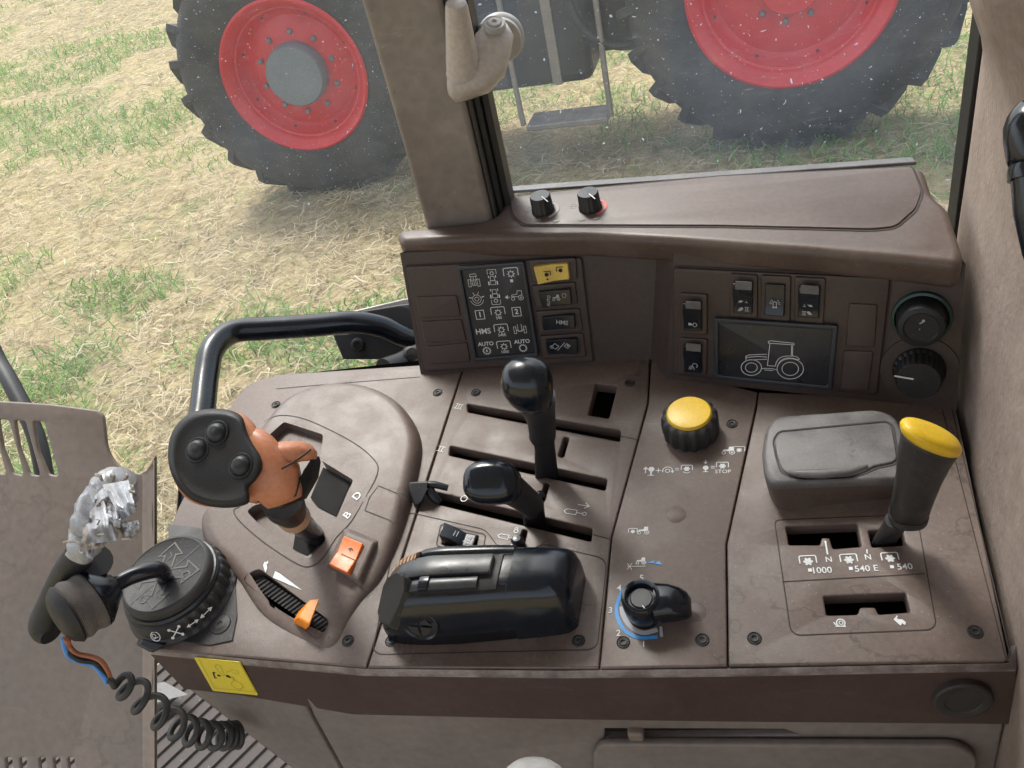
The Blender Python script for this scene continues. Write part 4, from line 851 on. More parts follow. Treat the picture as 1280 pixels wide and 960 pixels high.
def ul(name,ptsu,w,mat):
    v=[];f=[];P3=[ut(a,b,.0005) for a,b in ptsu]
    for i,p in enumerate(P3):
        t=(P3[min(i+1,len(P3)-1)]-P3[max(0,i-1)]).normalized(); s_=t.cross((CAM-p).normalized()).normalized()*w/2; v+=[p-s_,p+s_]
    for i in range(len(P3)-1): f.append((2*i,2*i+1,2*i+3,2*i+2))
    mk(name,v,f,mat,U)
ul('parting_line',[(657,-.97),(657,-.9),(657,-.75),(657,-.6),(657,-.5),(645,-.5)],.0007,greyb)
ul('parting_line',[(650,.5),(656,.5),(656,.7),(656,.85),(657,.93),(658,.975),(659,.995)],.0007,greyb)
tube('back_bar',[ut(x,-.70,-.0022) for x in (536,548,570,600,630,655)],[.003,.0052,.0056,.0056,.0056,.005],glossm,U,n=20,smooth=4)
loft('rear_cover',[[p+((p-P(690,745,.02)).normalized())*d for p in usec(*s)] for s,d in [((657.5,733.6,.0472,34.2),.0003),((659,733.4,.0471,34.1),.0018),((680,732,.0455,33),.002),((705,730,.0435,31.8),.002),((716,729,.0415,30.6),.002),((722,728,.038,28.5),.0018),((726.5,727.5,.033,26),.001),((728,727,.028,23),0)]],glossm,U,ang=50)
# round emblem pad on the front flank
ec=P(548,782,.020)
PD=1; en=(N*.45-DK.ey*.9).normalized()
sp=P(548,782,.0)
en=(N*.30-DK.ey).normalized(); e2=ut(549,.985,0)+en*.0006
em=lathe('side_boss',e2,en,[(.0135,-.006),(.0135,.0006),(.0128,.0012),(.0118,.0002),(0,.0004)],glossm,U,n=40)
k=Ink(PL(e2,V((1,0,0)),en),.0013); q=k.pl.uv; c_=V((0,0)); 
k.o=V((0,0)); k.x=V((1,0)); k.y=V((0,1)); k.sc=.0095
for sx in (-1,1):
    for sy in (-1,1): k.poly([(sx*.12,sy*.12),(sx*.9,sy*.12),(sx*.7,sy*.55),(sx*.45,sy*.8),(sx*.12,sy*.92)])
k.build('boss_ribs',blackm,em)
# paddle
q=[(483,722,.056),(497,714,.058),(505,720,.057),(504,738,.052),(497,757,.044),(486,782,.028),(473,777,.028),(471,764,.034),(478,732,.050)]
k=[P(*a) for a in q]; k2=[p-N*.007+CR*.004 for p in k]
mk('paddle',k+k2,[tuple(range(9)),tuple(range(17,8,-1))]+[(i,(i+1)%9,(i+1)%9+9,i+9) for i in range(9)],greyb,U,bev=.001,ang=20)
tube('paddle_arm',[P(500,735,.040),P(515,745,.036)],.005,blackm,U,n=10)
# ================================================================ STORAGE BOX
B=thing('storage_box',P(1045,620,0),'grey lidded storage box with rounded corners at the back of the right panel','box')
def bxr(pts,h,r): return [DK.pt(u.x,u.y,h) for u in rp(DK.q(pts,h),r,7)]
o1=[(953,572),(957,545),(968,528),(1095,519),(1118,527),(1131,555),(1133,596),(1126,606),(966,612),(956,598)]
b1=bxr([(958,600),(957,560),(968,542),(1100,532),(1122,545),(1134,572),(1136,612),(1129,622),(976,640),(962,622)],-.001,.006)
b2=bxr([(953,575),(957,548),(968,530),(1095,521),(1118,529),(1131,557),(1133,598),(1126,608),(966,614),(956,600)],.018,.006)
b3=bxr(o1,.020,.006)
sc=lambda R_,k_,dz: (lambda c:[c+(p-c)*k_+N*dz for p in R_])(sum(R_,V((0,0,0)))/len(R_))
loft('box_base',[b1,b2,b3],hoodm,B,ang=40)
loft('box_rim',[b3,sc(b3,1.006,.001),sc(b3,1.004,.004),sc(b3,.98,.0062),sc(b3,.93,.0072)],binm,B,ang=60)
lidp=[(971,570),(968,552),(975,541),(1108,528),(1115,534),(1122,573),(1116,578),(1092,583),(1080,590),(1060,595),(1008,597),(990,594),(978,588)]
plate('box_lid',DK,rp(DK.q(lidp,.0285),.0035,5),binm,B,h=.0292,t=.003,bev=.0013,res=3)
k=Ink(DK,.0277); k._strip(rp(DK.q([(970,572),(966,551),(973,539),(1109,526),(1117,533),(1124,575),(1118,580),(1094,585),(1081,592),(1060,597),(1007,599),(988,596),(976,590)],.0277),.0035),.0012,True); k.build('lid_gap',inkm,B)
loft('lid_grip',[ring(P(985,590,.029),DK.ey*.0015,N*.0008,2,12),ring(P(1000,592,.0295),DK.ey*.003,N*.0026,2,12),ring(P(1030,592.5,.0295),DK.ey*.0034,N*.003,2,12),ring(P(1062,589,.0295),DK.ey*.003,N*.0026,2,12),ring(P(1085,583,.029),DK.ey*.0015,N*.0008,2,12)],binm,B,ang=180)
# ================================================================ ROUND CONTROLLER BASE WITH TAPED LEVER
R_=thing('pivot_base',P(228,745,0),'round black pivot base embossed with a cross of arrows, left end of console','pivot base')
c=P(229,742,0)
def md(i,r,z):
    return 1-.04*((i//2)%2) if .039<r<.0425 and (i<45 or i>95) else 1
lathe('base_ring',c,N,[(.0445,0),(.0440,.002),(.0415,.004),(.0408,.012),(.0400,.0155),(.0375,.017)],greyb,R_,n=120,mod=md,ang=40,caps=False)
lathe('collar',c,N,[(.0378,.0160),(.0382,.0195),(.0372,.0215),(.0355,.0218)],blackm,R_,n=72,mod=lambda i,r,z:1.012 if i%9<5 and r>.0378 else 1,caps=False,ang=30)
lathe('disc_top',c,N,[(.0358,.020),(.0356,.0262),(.0345,.0285),(.0325,.0295),(.0315,.0288),(0,.0288)],greyb,R_,n=72,ang=40)
pc=PL(c+N*.0290,V((1,0,0)),N)
k=Ink(pc,.0002); cc=pc.uv(205,718); k.o=cc; k.sc=.0165; k.x=V((.98,.2)).normalized(); k.y=V((-k.x.y,k.x.x))
for a in range(4):
    ca,sa=math.cos(a*math.pi/2),math.sin(a*math.pi/2); rt=lambda p:(p[0]*ca-p[1]*sa,p[0]*sa+p[1]*ca)
    k.line([rt(p) for p in [(-.27,.35),(-.27,1.05),(-.6,1.05),(0,1.75),(.6,1.05),(.27,1.05),(.27,.35)]],.0014)
    k.line([rt(p) for p in [(-.1,.75),(.1,1.0),(-.05,1.2)]],.0006)
k.line([(-1.3,-1.5),(1.6,1.6)],.0005)
k.circ((1.15,-.2),.2,.0012); k.circ((-.6,-1.2),.2,.0012); k.circ((.3,-1.15),.12,.0008)
k.build('embossed_arrows',embm,R_)
# white marks on the ring
for ang_,ty in ((-28,0),(-44,1),(-62,2),(-84,3)):
    a=math.radians(ang_); nn=(DK.ex*math.cos(a)+DK.ey*math.sin(a)); pos=c+nn*.0415+N*.010; n3=(nn*.9+N*.5).normalized()
    p2=PL(pos,N.cross(n3)*1.0,n3); k=Ink(p2,.0008); k.o=V((0,0)); k.x=V((1,0)); k.y=V((0,1)); k.sc=.0045
    if ty==0: k.line([(-.9,0),(.9,0)],.0007); k.poly([(-1.3,0),(-.6,.4),(-.6,-.4)]); k.poly([(1.3,0),(.6,.4),(.6,-.4)])
    if ty==1: k.line([(-.7,0),(.7,0)],.0007); k.poly([(-1.1,0),(-.5,.35),(-.5,-.35)]); k.poly([(1.1,0),(.5,.35),(.5,-.35)])
    if ty==2:
        k.line([(-.8,-.7),(.8,.7)],.0008); k.line([(-.8,.7),(.8,-.7)],.0008)
        for u,v in ((1,1),(1,-1),(-1,1),(-1,-1)): k.disc((u*.85,v*.75),.27,8)
    if ty==3: k.circ((0,0),.85,.0007); k.circ((-.25,.1),.35,.0005); k.line([(-.5,-.5),(.5,-.1)],.0006)
    k.build('white_mark',whitem,R_)
mk('ring_tab',[P(178,800,.004),P(208,806,.004),P(190,815,.002),P(173,806,.002)]+[P(178,785,-.008),P(212,792,-.008),P(192,818,-.012),P(170,806,-.012)],[(0,1,2,3),(7,6,5,4),(0,4,5,1),(1,5,6,2),(2,6,7,3),(3,7,4,0)],blackm,R_,bev=.001)
mk('mount_plate',[P(a,b,.0012) for a,b in [(210,655),(250,660),(292,700),(296,770),(290,800),(262,806),(215,800)]]+[P(a,b,-.0015) for a,b in [(210,655),(250,660),(292,700),(296,770),(290,800),(262,806),(215,800)]],[tuple(range(7)),tuple(range(13,6,-1))]+[(i,(i+1)%7,(i+1)%7+7,i+7) for i in range(7)],greyb,R_)
lathe('screw',P(276,781,.0012),N,[(0,.001),(.0015,.001),(.0022,.002),(.004,.002),(.0055,.0012),(.0075,.001),(.008,0)],greyb,R_,n=24)
T=thing('taped_lever',P(205,718,.03),'bent black lever whose handle is wrapped in torn silver tape, on the round base','lever')
tube('elbow_tube',[P(206,724,.026),P(204,716,.040),P(196,712,.050),P(180,715,.056),(P(160,722,.060)),P(142,732,.063),P(130,740,.065)],[.0058,.0060,.0062,.0062,.0060,.0060,.0060],glossm,T,smooth=5,n=20)
a0=P(143,732,.063); a1=P(68,778,.075); dr=(a1-a0).normalized(); m_=mpp(a0)
def on(t): return a0+(a1-a0)*t
loft('sleeve_collar',tube_rings([on(-.02),on(0.0),on(.06),on(.30),on(.36)],[.009,.0098,.0118,.0215,.0222],28),glossm,T,ang=40)
rsl=[];rad=[]
for i in range(37): rsl.append(on(.36+.42*i/36)); rad.append(.0208+(.0005 if i%2 else 0)+.0008*math.sin(i*.3))
loft('ribbed_sleeve',tube_rings(rsl,rad,28),ribm,T,ang=60)
loft('sleeve_end',tube_rings([on(.77),on(.80),on(.84),on(.90),on(.96),on(.98)],[.0215,.0220,.0205,.0185,.0130,.004],28),rubberm,T,ang=50)
tube('lower_handle',[P(64,794,.034),P(56,782,.038),P(68,750,.055),P(84,716,.080),P(102,690,.100)],[.008,.0110,.0105,.0100,.0100],rubberm,T,smooth=5,n=20)
tube('second_tube',[P(100,745,.050),P(106,722,.065),P(118,700,.085)],[.010,.011,.0125],rubberm,T,smooth=4,n=16)
# crumpled tape bundle
tb=[]; ctr=[(96,698,.113,13),(104,684,.117,19),(112,668,.121,23),(122,650,.126,27),(132,632,.131,29),(142,616,.136,28),(150,604,.140,24),(156,597,.143,14)]
ctr3=crs([P(a,b,h) for a,b,h,_ in ctr],5); cr_=[v.x for v in crs([V((r,0,0)) for *_,r in ctr],5)]
base_r=tube_rings(ctr3,[r*mpp(p)*1.1 for r,p in zip(cr_,ctr3)],64)
for i,rg in enumerate(base_r):
    for j,p in enumerate(rg):
        d=(p-ctr3[i]); nz=noise.noise(p*95)*.12+abs(noise.noise(p*42))*.26+.09*((i*.23+j/64*1.0)%1.0)
        rg[j]=ctr3[i]+d*(.86+nz)
hb=loft('tape_wrap',base_r,tapem,T,ang=48)
rnd=random.Random(3)
def patch(name,quadpx,h,mat,n=9,amp=.0016):
    vs=[];fs=[]
    for i in range(n+1):
        for j in range(n+1):
            s,t=i/n,j/n; a=V(quadpx[0]).lerp(V(quadpx[1]),s); b=V(quadpx[3]).lerp(V(quadpx[2]),s); q=a.lerp(b,t)
            bow=4*t*(1-t)*.004+ (amp*2.2*noise.noise(V((s*5,t*4,h*99)))+amp*.8*noise.noise(V((s*11,t*9,h*31))))
            vs.append(P(q.x,q.y,h+bow))
    for i in range(n):
        for j in range(n): a_=i*(n+1)+j; fs.append((a_,a_+1,a_+n+2,a_+n+1))
    nv=len(vs); vs+=[v-CB*.0006 for v in vs]; fs+=[tuple(nv+q for q in reversed(f)) for f in fs]
    return mk(name,vs,fs,mat,T,ang=180)
for q_,h_,m__ in (([(104,660),(124,652),(130,684),(100,690)],.150,meshm),([(118,620),(134,604),(142,628),(120,642)],.158,tapem),([(146,602),(166,606),(170,622),(150,618)],.163,meshm),([(134,628),(152,634),(150,660),(136,656)],.164,tapem),([(152,655),(172,650),(176,664),(158,676)],.157,tapem)): patch('tape_flap',q_,h_,m__)
patch('tape_flap',[(112,640),(128,622),(146,676),(108,680)],.160,tapem)
patch('tape_flap',[(128,606),(160,600),(170,640),(152,650)],.166,tapem)
patch('frayed_netting',[(140,640),(172,655),(170,672),(146,672)],.150,meshm,n=12,amp=.002)
patch('tape_flap',[(108,655),(120,650),(116,700),(98,690)],.146,tapem)
for i in range(34):   # loose threads
    a=(rnd.uniform(112,172),rnd.uniform(596,680)); h=.158+rnd.uniform(-.012,.012); d=(rnd.uniform(-14,14),rnd.uniform(-10,12))
    if i<3: a=(126+i*14,602); d=(-6+i*5,-9); h=.15
    tube('loose_thread',[P(a[0],a[1],h),P(a[0]+d[0]*.5+3,a[1]+d[1]*.5-2,h+.003),P(a[0]+d[0],a[1]+d[1],h)],.0005 if i>2 else .0011,meshm,T,n=5,smooth=3) if i<12 else None
tube('string_tie',[P(80,678,.128),P(92,676,.135),P(104,684,.133),P(112,694,.122)],.0009,meshm,T,n=6,smooth=4)
# wires and coiled cable
W_=thing('coiled_cable',P(85,800,.06),'coiled black cable with bare blue and brown wires hanging from the taped lever','cable')
tube('blue_wire',[P(79,798,.064),P(82,812,.055),P(88,822,.048),P(104,828,.042),P(118,832,.036),P(130,846,.030),P(134,854,.026)],.0019,bwire,W_,n=8,smooth=5)
tube('brown_wire',[P(84,798,.064),P(86,808,.055),P(96,818,.048),P(112,821,.042),P(126,827,.036),P(134,840,.030),P(138,852,.026)],.0022,owire,W_,n=8,smooth=5)
tube('dark_wire',[P(80,800,.060),P(86,815,.052),P(100,825,.045),P(120,829,.037),P(134,848,.028)],.0021,rubberm,W_,n=8,smooth=5)
path=crs([P(134,850,.028),P(148,853,.022),P(160,858,.015),P(178,874,.0),P(205,896,-.025),P(232,912,-.05),P(258,919,-.07),P(282,920,-.09),(P(300,918,-.10))],40)
L=len(path); hel=[]
prevx=None
for i,p in enumerate(path):
    s=i/(L-1); t=(path[min(i+1,L-1)]-path[max(i-1,0)]).normalized(); x=V((0,0,1)); x=(x-t*x.dot(t)).normalized(); y=t.cross(x)
    amp=.0090*min(1,max(0,(s-.02)*4)); ph=2*math.pi*(3.2*s+7.5*s*s); hel.append(p+(x*math.cos(ph)+y*math.sin(ph))*amp)
tube('cable_coil',hel,.0025,greyb,W_,n=10)
# ================================================================ LEFT SIDE PANEL (behind the taped lever)
SPn=(V((.15,-.75,.62))).normalized()
SP=PL(at(100,700,.82),V((1,0,0)),SPn)
S_=thing('seat_side_panel',SP.hit(100,960),'beige brown plastic side panel with slanted vent slots and a curled right edge','side panel')
def vent(x,y0=524,y1=592):
    return rp(SP.q([(x,y0),(x+13,y0+1),(x+31,y1-2),(x+30,y1+2),(x+19,y1),(x+6,y0+36)]),.003)
holes=[vent(x) for x in (-52,-28,-4,20,42)]
holes=[vent(-50,522,590),vent(-25,523,591),vent(-3,524,592),vent(18,525,593),vent(41,526,593)]
low_h=[rp(SP.q([(x,948),(x+8,946),(x+12,985),(x+4,985)]),.002) for x in (-30,-12,6,24,48,66,84)]
plate('panel_sheet',SP,rp(SP.q([(-520,470),(60,505),(122,513),(129,520),(133,560),(142,578),(160,590),(176,592),(181,600),(181,1100),(-520,1100)]),[.004,.004,.012,.012,.02,.02,.01,.002,.002,.001,.001],6),beigem,S_,holes=holes+low_h,t=.005,bev=.0018,res=3)
def spc(px,py,h): return SP.hit(px,py,h)
rs=[]
for (y,) in ((592,),(600,),(612,),(640,),(700,),(780,),(880,),(1100,)):
    up_=max(0,1-(y-590)/24); r=[]
    for i,(dx,h) in enumerate(((178,0),(184,.0008),(189,.003),(193,.008),(195.5,.015),(196.5,.022),(195.5,.027),(193,.030))):
        yy=y-up_*(0,3,8,14,20,24,23,18)[i]; r.append(spc(dx,yy,h))
    r+= [p-SP.n*.003-SP.ex*.003 for p in reversed(r)]
    rs.append(r)
loft('curled_edge',rs,beigem,S_,ang=60)
mk('edge_slot',[spc(186,y,h) for y,h in ((628,.006),(628,.017),(662,.017),(662,.006))],[(0,1,2,3)],inkm,S_)
mk('edge_slot',[spc(186,y,h) for y,h in ((838,.006),(838,.017),(862,.017),(862,.006))],[(0,1,2,3)],inkm,S_)
bt=thing('bent_tube',at(20,500,.95),'dark steel tube rising behind the slotted side panel','tube')
tube('tube_body',[at(-260,60,1.15),at(-120,220,1.1),at(-40,360,1.05),at(-8,440,1.03),at(14,480,1.0),at(45,545,.97),at(60,620,.95)],.010,chasm,bt,smooth=5,n=14)
# ================================================================ FLOOR
floorz=1.13
def FZ(px,py,z=floorz): r=ray(px,py); return CAM+r*((z-CAM.z)/r.z)
fm=mk('floor',[V((-1.25,-.6,floorz)),V((.3,-.6,floorz)),V((.3,.42,floorz)),V((-.60,.60,floorz)),V((-.95,.62,floorz)),V((-1.25,.5,floorz))]+[V((-1.25,-.6,floorz-.02)),V((.3,-.6,floorz-.02)),V((.3,.42,floorz-.02)),V((-.60,.60,floorz-.02)),V((-.95,.62,floorz-.02)),V((-1.25,.5,floorz-.02))],
      [(0,1,2,3,4,5),(11,10,9,8,7,6)]+[(i,(i+1)%6,(i+1)%6+6,i+6) for i in range(6)],floorm,None,kind='structure',label='ribbed brown cab floor')
fdir=(FZ(250,880)-FZ(172,952)).normalized(); fn=V((-fdir.y,fdir.x,0)); c0=FZ(240,920)
vs=[];fs=[]
for i in range(-16,17):
    c=c0+fn*i*.0225
    s0,s1=-.35,.32
    for s_,k_ in ((s0,0),(s1,0)):
        for a,z in ((-.0085,.0002),(-.0065,.004),(.0065,.004),(.0085,.0002)): q=c+fdir*s_+fn*a; vs.append(V((q.x,q.y,floorz+z)))
    b=len(vs)-8
    for j in range(3): fs.append((b+j,b+j+1,b+j+5,b+j+4))
rb_=thing('floor_mat',c0,'worn ribbed floor mat below the console','floor mat'); mk('mat_ribs',vs,fs,floorm,rb_,ang=20)
mk('sill_strip',[FZ(150,866,floorz+.03),FZ(205,852,floorz+.03),FZ(235,868,floorz+.03),FZ(215,873,floorz+.03),FZ(160,888,floorz+.03)],[(0,1,2,3,4)],binm,rb_)
# ================================================================ PILLAR, WINDOWS, WALL
pb0=P(531,279,.121); pb1=P(614,270,.121); pc_=(pb0+pb1)/2; pw=(pb1-pb0).length
pe=(pb1-pb0); pe.z=0; pe.normalize(); pf_=V((pe.y,-pe.x,0))
PT=thing('window_pillar',V((pc_.x,pc_.y,1.2)),'smudged beige metal window pillar rising from the dashboard','pillar')
def pil(z,w,d,off=0,o=0): c=V((pc_.x,pc_.y,z))+pe*off-pf_*o; return [c-pe*w/2,c+pe*w/2,c+pe*w/2-pf_*d,c-pe*w/2-pf_*d]
loft('post',[pil(1.2,pw,.04),pil(pc_.z,pw,.04),pil(2.8,pw*1.04,.04)],pillarm,PT,ang=30,bev=.004)
def strip(o0,w,d0,d,mat,name): 
    A=[]
    for z in (1.2,2.8):
        c=V((pc_.x,pc_.y,z))+pe*(pw/2*(1 if z<2 else 1.04)+o0); A.append([c-pf_*d0,c+pe*w-pf_*d0,c+pe*w-pf_*(d0+d),c-pf_*(d0+d)])
    return loft(name,A,mat,PT,ang=30,bev=.001)
strip(.0005,.0025,.003,.02,greyb,'edge_trim'); strip(.0035,.0045,.010,.02,rubberm,'rubber_seal'); strip(.0085,.006,.016,.018,rubberm,'rubber_seal')
# rear quarter window: from pillar to wall
g0=V((pc_.x,pc_.y,0))+pe*(pw/2+.012)-pf_*.032; g1=FZ(1172,240,1.89); g1.z=0
g1=V((.165,.735,0))
gm=glass_mat('dusty_glass',.085,0.0); gm2=glass_mat('dusty_glass_left',.06,3.7)
WN=thing('side_window',V((g0.x,g0.y,1.8)),'dusty side window between the pillar and the foam wall, with a beige latch','window')
def pane(a,b,z0,z1,mat,par,t=.004,name='glass'):
    d=(b-a).normalized(); n_=V((d.y,-d.x,0))*t
    return mk(name,[V((a.x,a.y,z0)),V((b.x,b.y,z0)),V((b.x,b.y,z1)),V((a.x,a.y,z1))],[(0,1,2,3)],mat,par)
pane(g0,g1,1.45,2.85,gm,WN)
gd=(g1-g0).normalized(); gn=V((gd.y,-gd.x,0))
# white window edge print / frame at the right
def bar(name,a,b,w,d,mat,par,out=gn,bev=.002):
    t=(b-a).normalized(); s_=t.cross(out).normalized(); A=[[q-s_*w/2,q+s_*w/2,q+s_*w/2+out*d,q-s_*w/2+out*d] for q in (a,b)]
    return loft(name,A,mat,par,ang=30,bev=bev)
bar('rubber_seal',g1+V((0,0,1.4))-gd*.004,g1+V((0,0,2.9))-gd*.004,.022,.02,rubberm,WN)
bar('frame_edge',g1+V((0,0,1.4))+gd*.018+gn*.01,g1+V((0,0,2.9))+gd*.018+gn*.01,.02,.03,chasm,WN)
bar('sill_trim',P(634,243,.1195)-gn*.004,P(1148,207,.1195)-gn*.004,.003,.010,binm,WN,out=-gn,bev=.001)
# latch: knob, curved arm, pivot on the glass
def lt(px,py,d): return at(px,py,d)
dG=depth(g0+V((0,0,2.1)))
def onglass(px,py,off):
    r=ray(px,py); return CAM+r*((gn.dot(g0+gn*off-CAM))/gn.dot(r))
pv=onglass(626,46,.0); hd=depth(pv)
HD=[(578,-12)]
def hr(px,py,off,a,b,ax_,e=2.4,n=24):
    c=onglass(px,py,off); m=mpp(c); ax_=ax_.normalized(); x=CB.cross(ax_).normalized(); y=ax_.cross(x); return ring(c,x*a*m,y*b*m,e,n)
lathe('latch_pivot',pv,gn,[(.0185,0),(.0187,.004),(.0175,.006),(.0165,.007),(.0162,.012),(.0145,.013),(0,.013)],padm,WN,n=36)
v1=CU*-1
arm=[hr(619,33,.03,15,13,CU*-1+CR*.1,3),hr(618,45,.042,24,14,CU*-1,3.2),hr(616,62,.05,23,15,CU*-1-CR*.15,3.2),hr(610,80,.056,25,17,CU*-1-CR*.6,3),hr(598,96,.060,22,22,CR*-1-CU*.75,2.8),hr(584,104,.062,18,22,CR*-1-CU*.2,2.8),hr(570,108,.062,18,21,CR*-1+CU*.05,2.8),hr(560,108,.062,8,18,CR*-1,2.6)]
loft('latch_arm',arm,handlem,WN,ang=180)
cn=onglass(618,31,.044); lathe('latch_rivet',cn,(CB+CU*.6).normalized(),[(.0085,-.004),(.0085,.001),(.0075,.0022),(.0055,.0014),(.0045,.003),(.002,.0032),(.0015,.0018),(0,.0018)],padm,WN,n=28,ang=30)
kt=onglass(570,2,.078); kb_=onglass(580,92,.062); ka=(kt-kb_); kl=ka.length; m=mpp(kb_)
lathe('latch_knob',kb_,ka,[(0,-.001),(22*m,-.001),(22.5*m,.002),(21.5*m,.006),(13.5*m,kl*.93),(12*m,kl*.98),(7*m,kl),(0,kl*1.003)],handlem,WN,n=40,ang=40)
# left door glass
DG=thing('door_glass',V((pc_.x,pc_.y,1.1)),'dusty glass pane left of the pillar','window')
d0=V((pc_.x,pc_.y,0))-pe*(pw/2-.004)-pf_*.12; d1=d0+V((-2.2,.02,0))
pane(d0,d1,.9,2.9,gm2,DG)
# foam wall at the right
vs=[];fs=[]; ny,nz=44,70
def wx(y,z):
    x=.136
    x+=.0-.014*math.exp(-((y-.50)/.05)**2)*min(1,max(0,(z-1.95)/.1))     # raised rib
    x+=.020/(1+math.exp(-(.43-y)*60))*min(1,max(0,(z-1.80)/.1))            # hollow nearer
    if z>1.9: x-=.020/(1+math.exp(-(z-2.035+.2*(y-.46)-1.2*max(0,y-.6))*160))
    x+=.028*max(0,(y-.60)/.12)**1.5*(1 if z>1.7 else 1)
    x+=max(0,(1.62-z))*.10
    x+=.0015*noise.noise(V((y*14,z*9,0)))
    return x
for i in range(nz+1):
    z=1.05+1.9*i/nz
    for j in range(ny+1):
        y=.0+.735*j/ny; vs.append(V((wx(y,z),y,z)))
for i in range(nz):
    for j in range(ny): a_=i*(ny+1)+j; fs.append((a_,a_+1,a_+ny+2,a_+ny+1))
nv=len(vs); vs+=[v+V((.03,0,0)) for v in vs]; fs+=[tuple(nv+q for q in reversed(f)) for f in fs]
FW=thing('foam_wall',V((.15,.4,1.05)),'beige grained foam wall trim right of the console, darkened by wear','wall')
mk('wall_trim',vs,fs,foamm,FW,ang=60,sub=1)
# black grab lever at the right edge
GL=thing('grab_lever',at(1290,330,.40),'glossy black rounded lever at the right edge beside the foam wall','lever')
d_=.39
loft('lever_top',tube_rings([at(1278,126,d_),at(1280,130,d_),at(1283,138,d_),at(1286,152,d_),at(1289,170,d_),at(1292,196,d_),at(1293,203,d_)],[.002,.005,.008,.0105,.0115,.0112,.0105],24),glossm,GL,ang=180)
loft('lever_ferrule',tube_rings([at(1292,200,d_),at(1292,212,d_),at(1292,224,d_)],[.0096,.0108,.0108],24),glossm,GL,ang=40)
loft('lever_shaft',tube_rings([at(1292,220,d_),at(1295,262,d_),at(1306,310,d_),at(1340,400,d_)],[.0094,.0094,.0094,.0094],24),glossm,GL,ang=40)
# armrest tip at the lower edge
AR=thing('armrest_tip',at(672,980,.5),'light grey rounded armrest tip at the bottom edge','armrest')
c=at(668,995,.52); m=mpp(c)
loft('armrest_pad',[ring(c-CB*.02,CR*20*m,CU*20*m,2.2,28),ring(c-CB*.015,CR*38*m,CU*36*m,2.4,28),ring(c,CR*46*m,CU*46*m,2.6,28),ring(c+CB*.012,CR*42*m,CU*42*m,2.6,28),ring(c+CB*.018,CR*26*m,CU*26*m,2.4,28)],padm,AR,ang=180)
# ================================================================ GRAB RAIL OUTSIDE
GR=thing('grab_rail',at(505,420,.95),'bent black tubular grab rail behind the console','rail')
dz=.92
tube('rail_tube',[at(232,760,.80),at(238,640,.80),at(244,560,.80),at(252,520,.82),at(258,470,.85),at(266,436,.87),at(290,415,.89),at(330,411,.90),at(390,407,.91),at(440,403,.92),at(475,408,.93),at(498,418,.94),at(515,424,.95)],[.0125]*13,glossm,GR,smooth=6,n=20)
bx=[(419,422),(429,449),(508,449),(530,440),(530,400),(500,374),(428,392)]
a=[at(x,y,.955) for x,y in bx[:5]]
def slab(name,px,d0,d1,mat,par,bev=.0015,**kw):
    n=len(px); v=[at(x,y,d0) for x,y in px]+[at(x,y,d1) for x,y in px]
    return mk(name,v,[tuple(range(n)),tuple(range(2*n-1,n-1,-1))]+[(i,(i+1)%n,(i+1)%n+n,i+n) for i in range(n)],mat,par,bev=bev,**kw)
slab('bracket_plate',[(416,418),(429,449),(540,449),(540,410)],.96,.968,chasm,GR)
slab('bracket_top',[(426,396),(440,391),(500,381),(540,376),(540,420),(480,412),(440,405)],.955,.985,chasm,GR)
slab('pale_strip',[(424,398),(440,389),(505,373.5),(540,370),(540,378),(505,384),(440,396.5)],.985,1.0,stepm,GR)
lathe('bracket_bolt',at(447,431,.955),CB,[(.008,-.003),(.008,0),(.0065,.003),(.004,.0035),(.0035,.001),(0,.001)],rubberm,GR,n=20)
HS=thing('rubber_hose',at(505,450,.9),'dark hose end between the bracket and the dashboard','hose')
tube('hose',[at(480,462,.88),at(500,455,.9),at(520,445,.92),at(540,436,.93),at(580,430,.95)],.012,rubberm,HS,n=14)
lathe('hose_nut',at(514,443,.90),CB+CR*.3,[(.009,-.01),(.009,.003),(.007,.006),(0,.007)],greyb,HS,n=20)
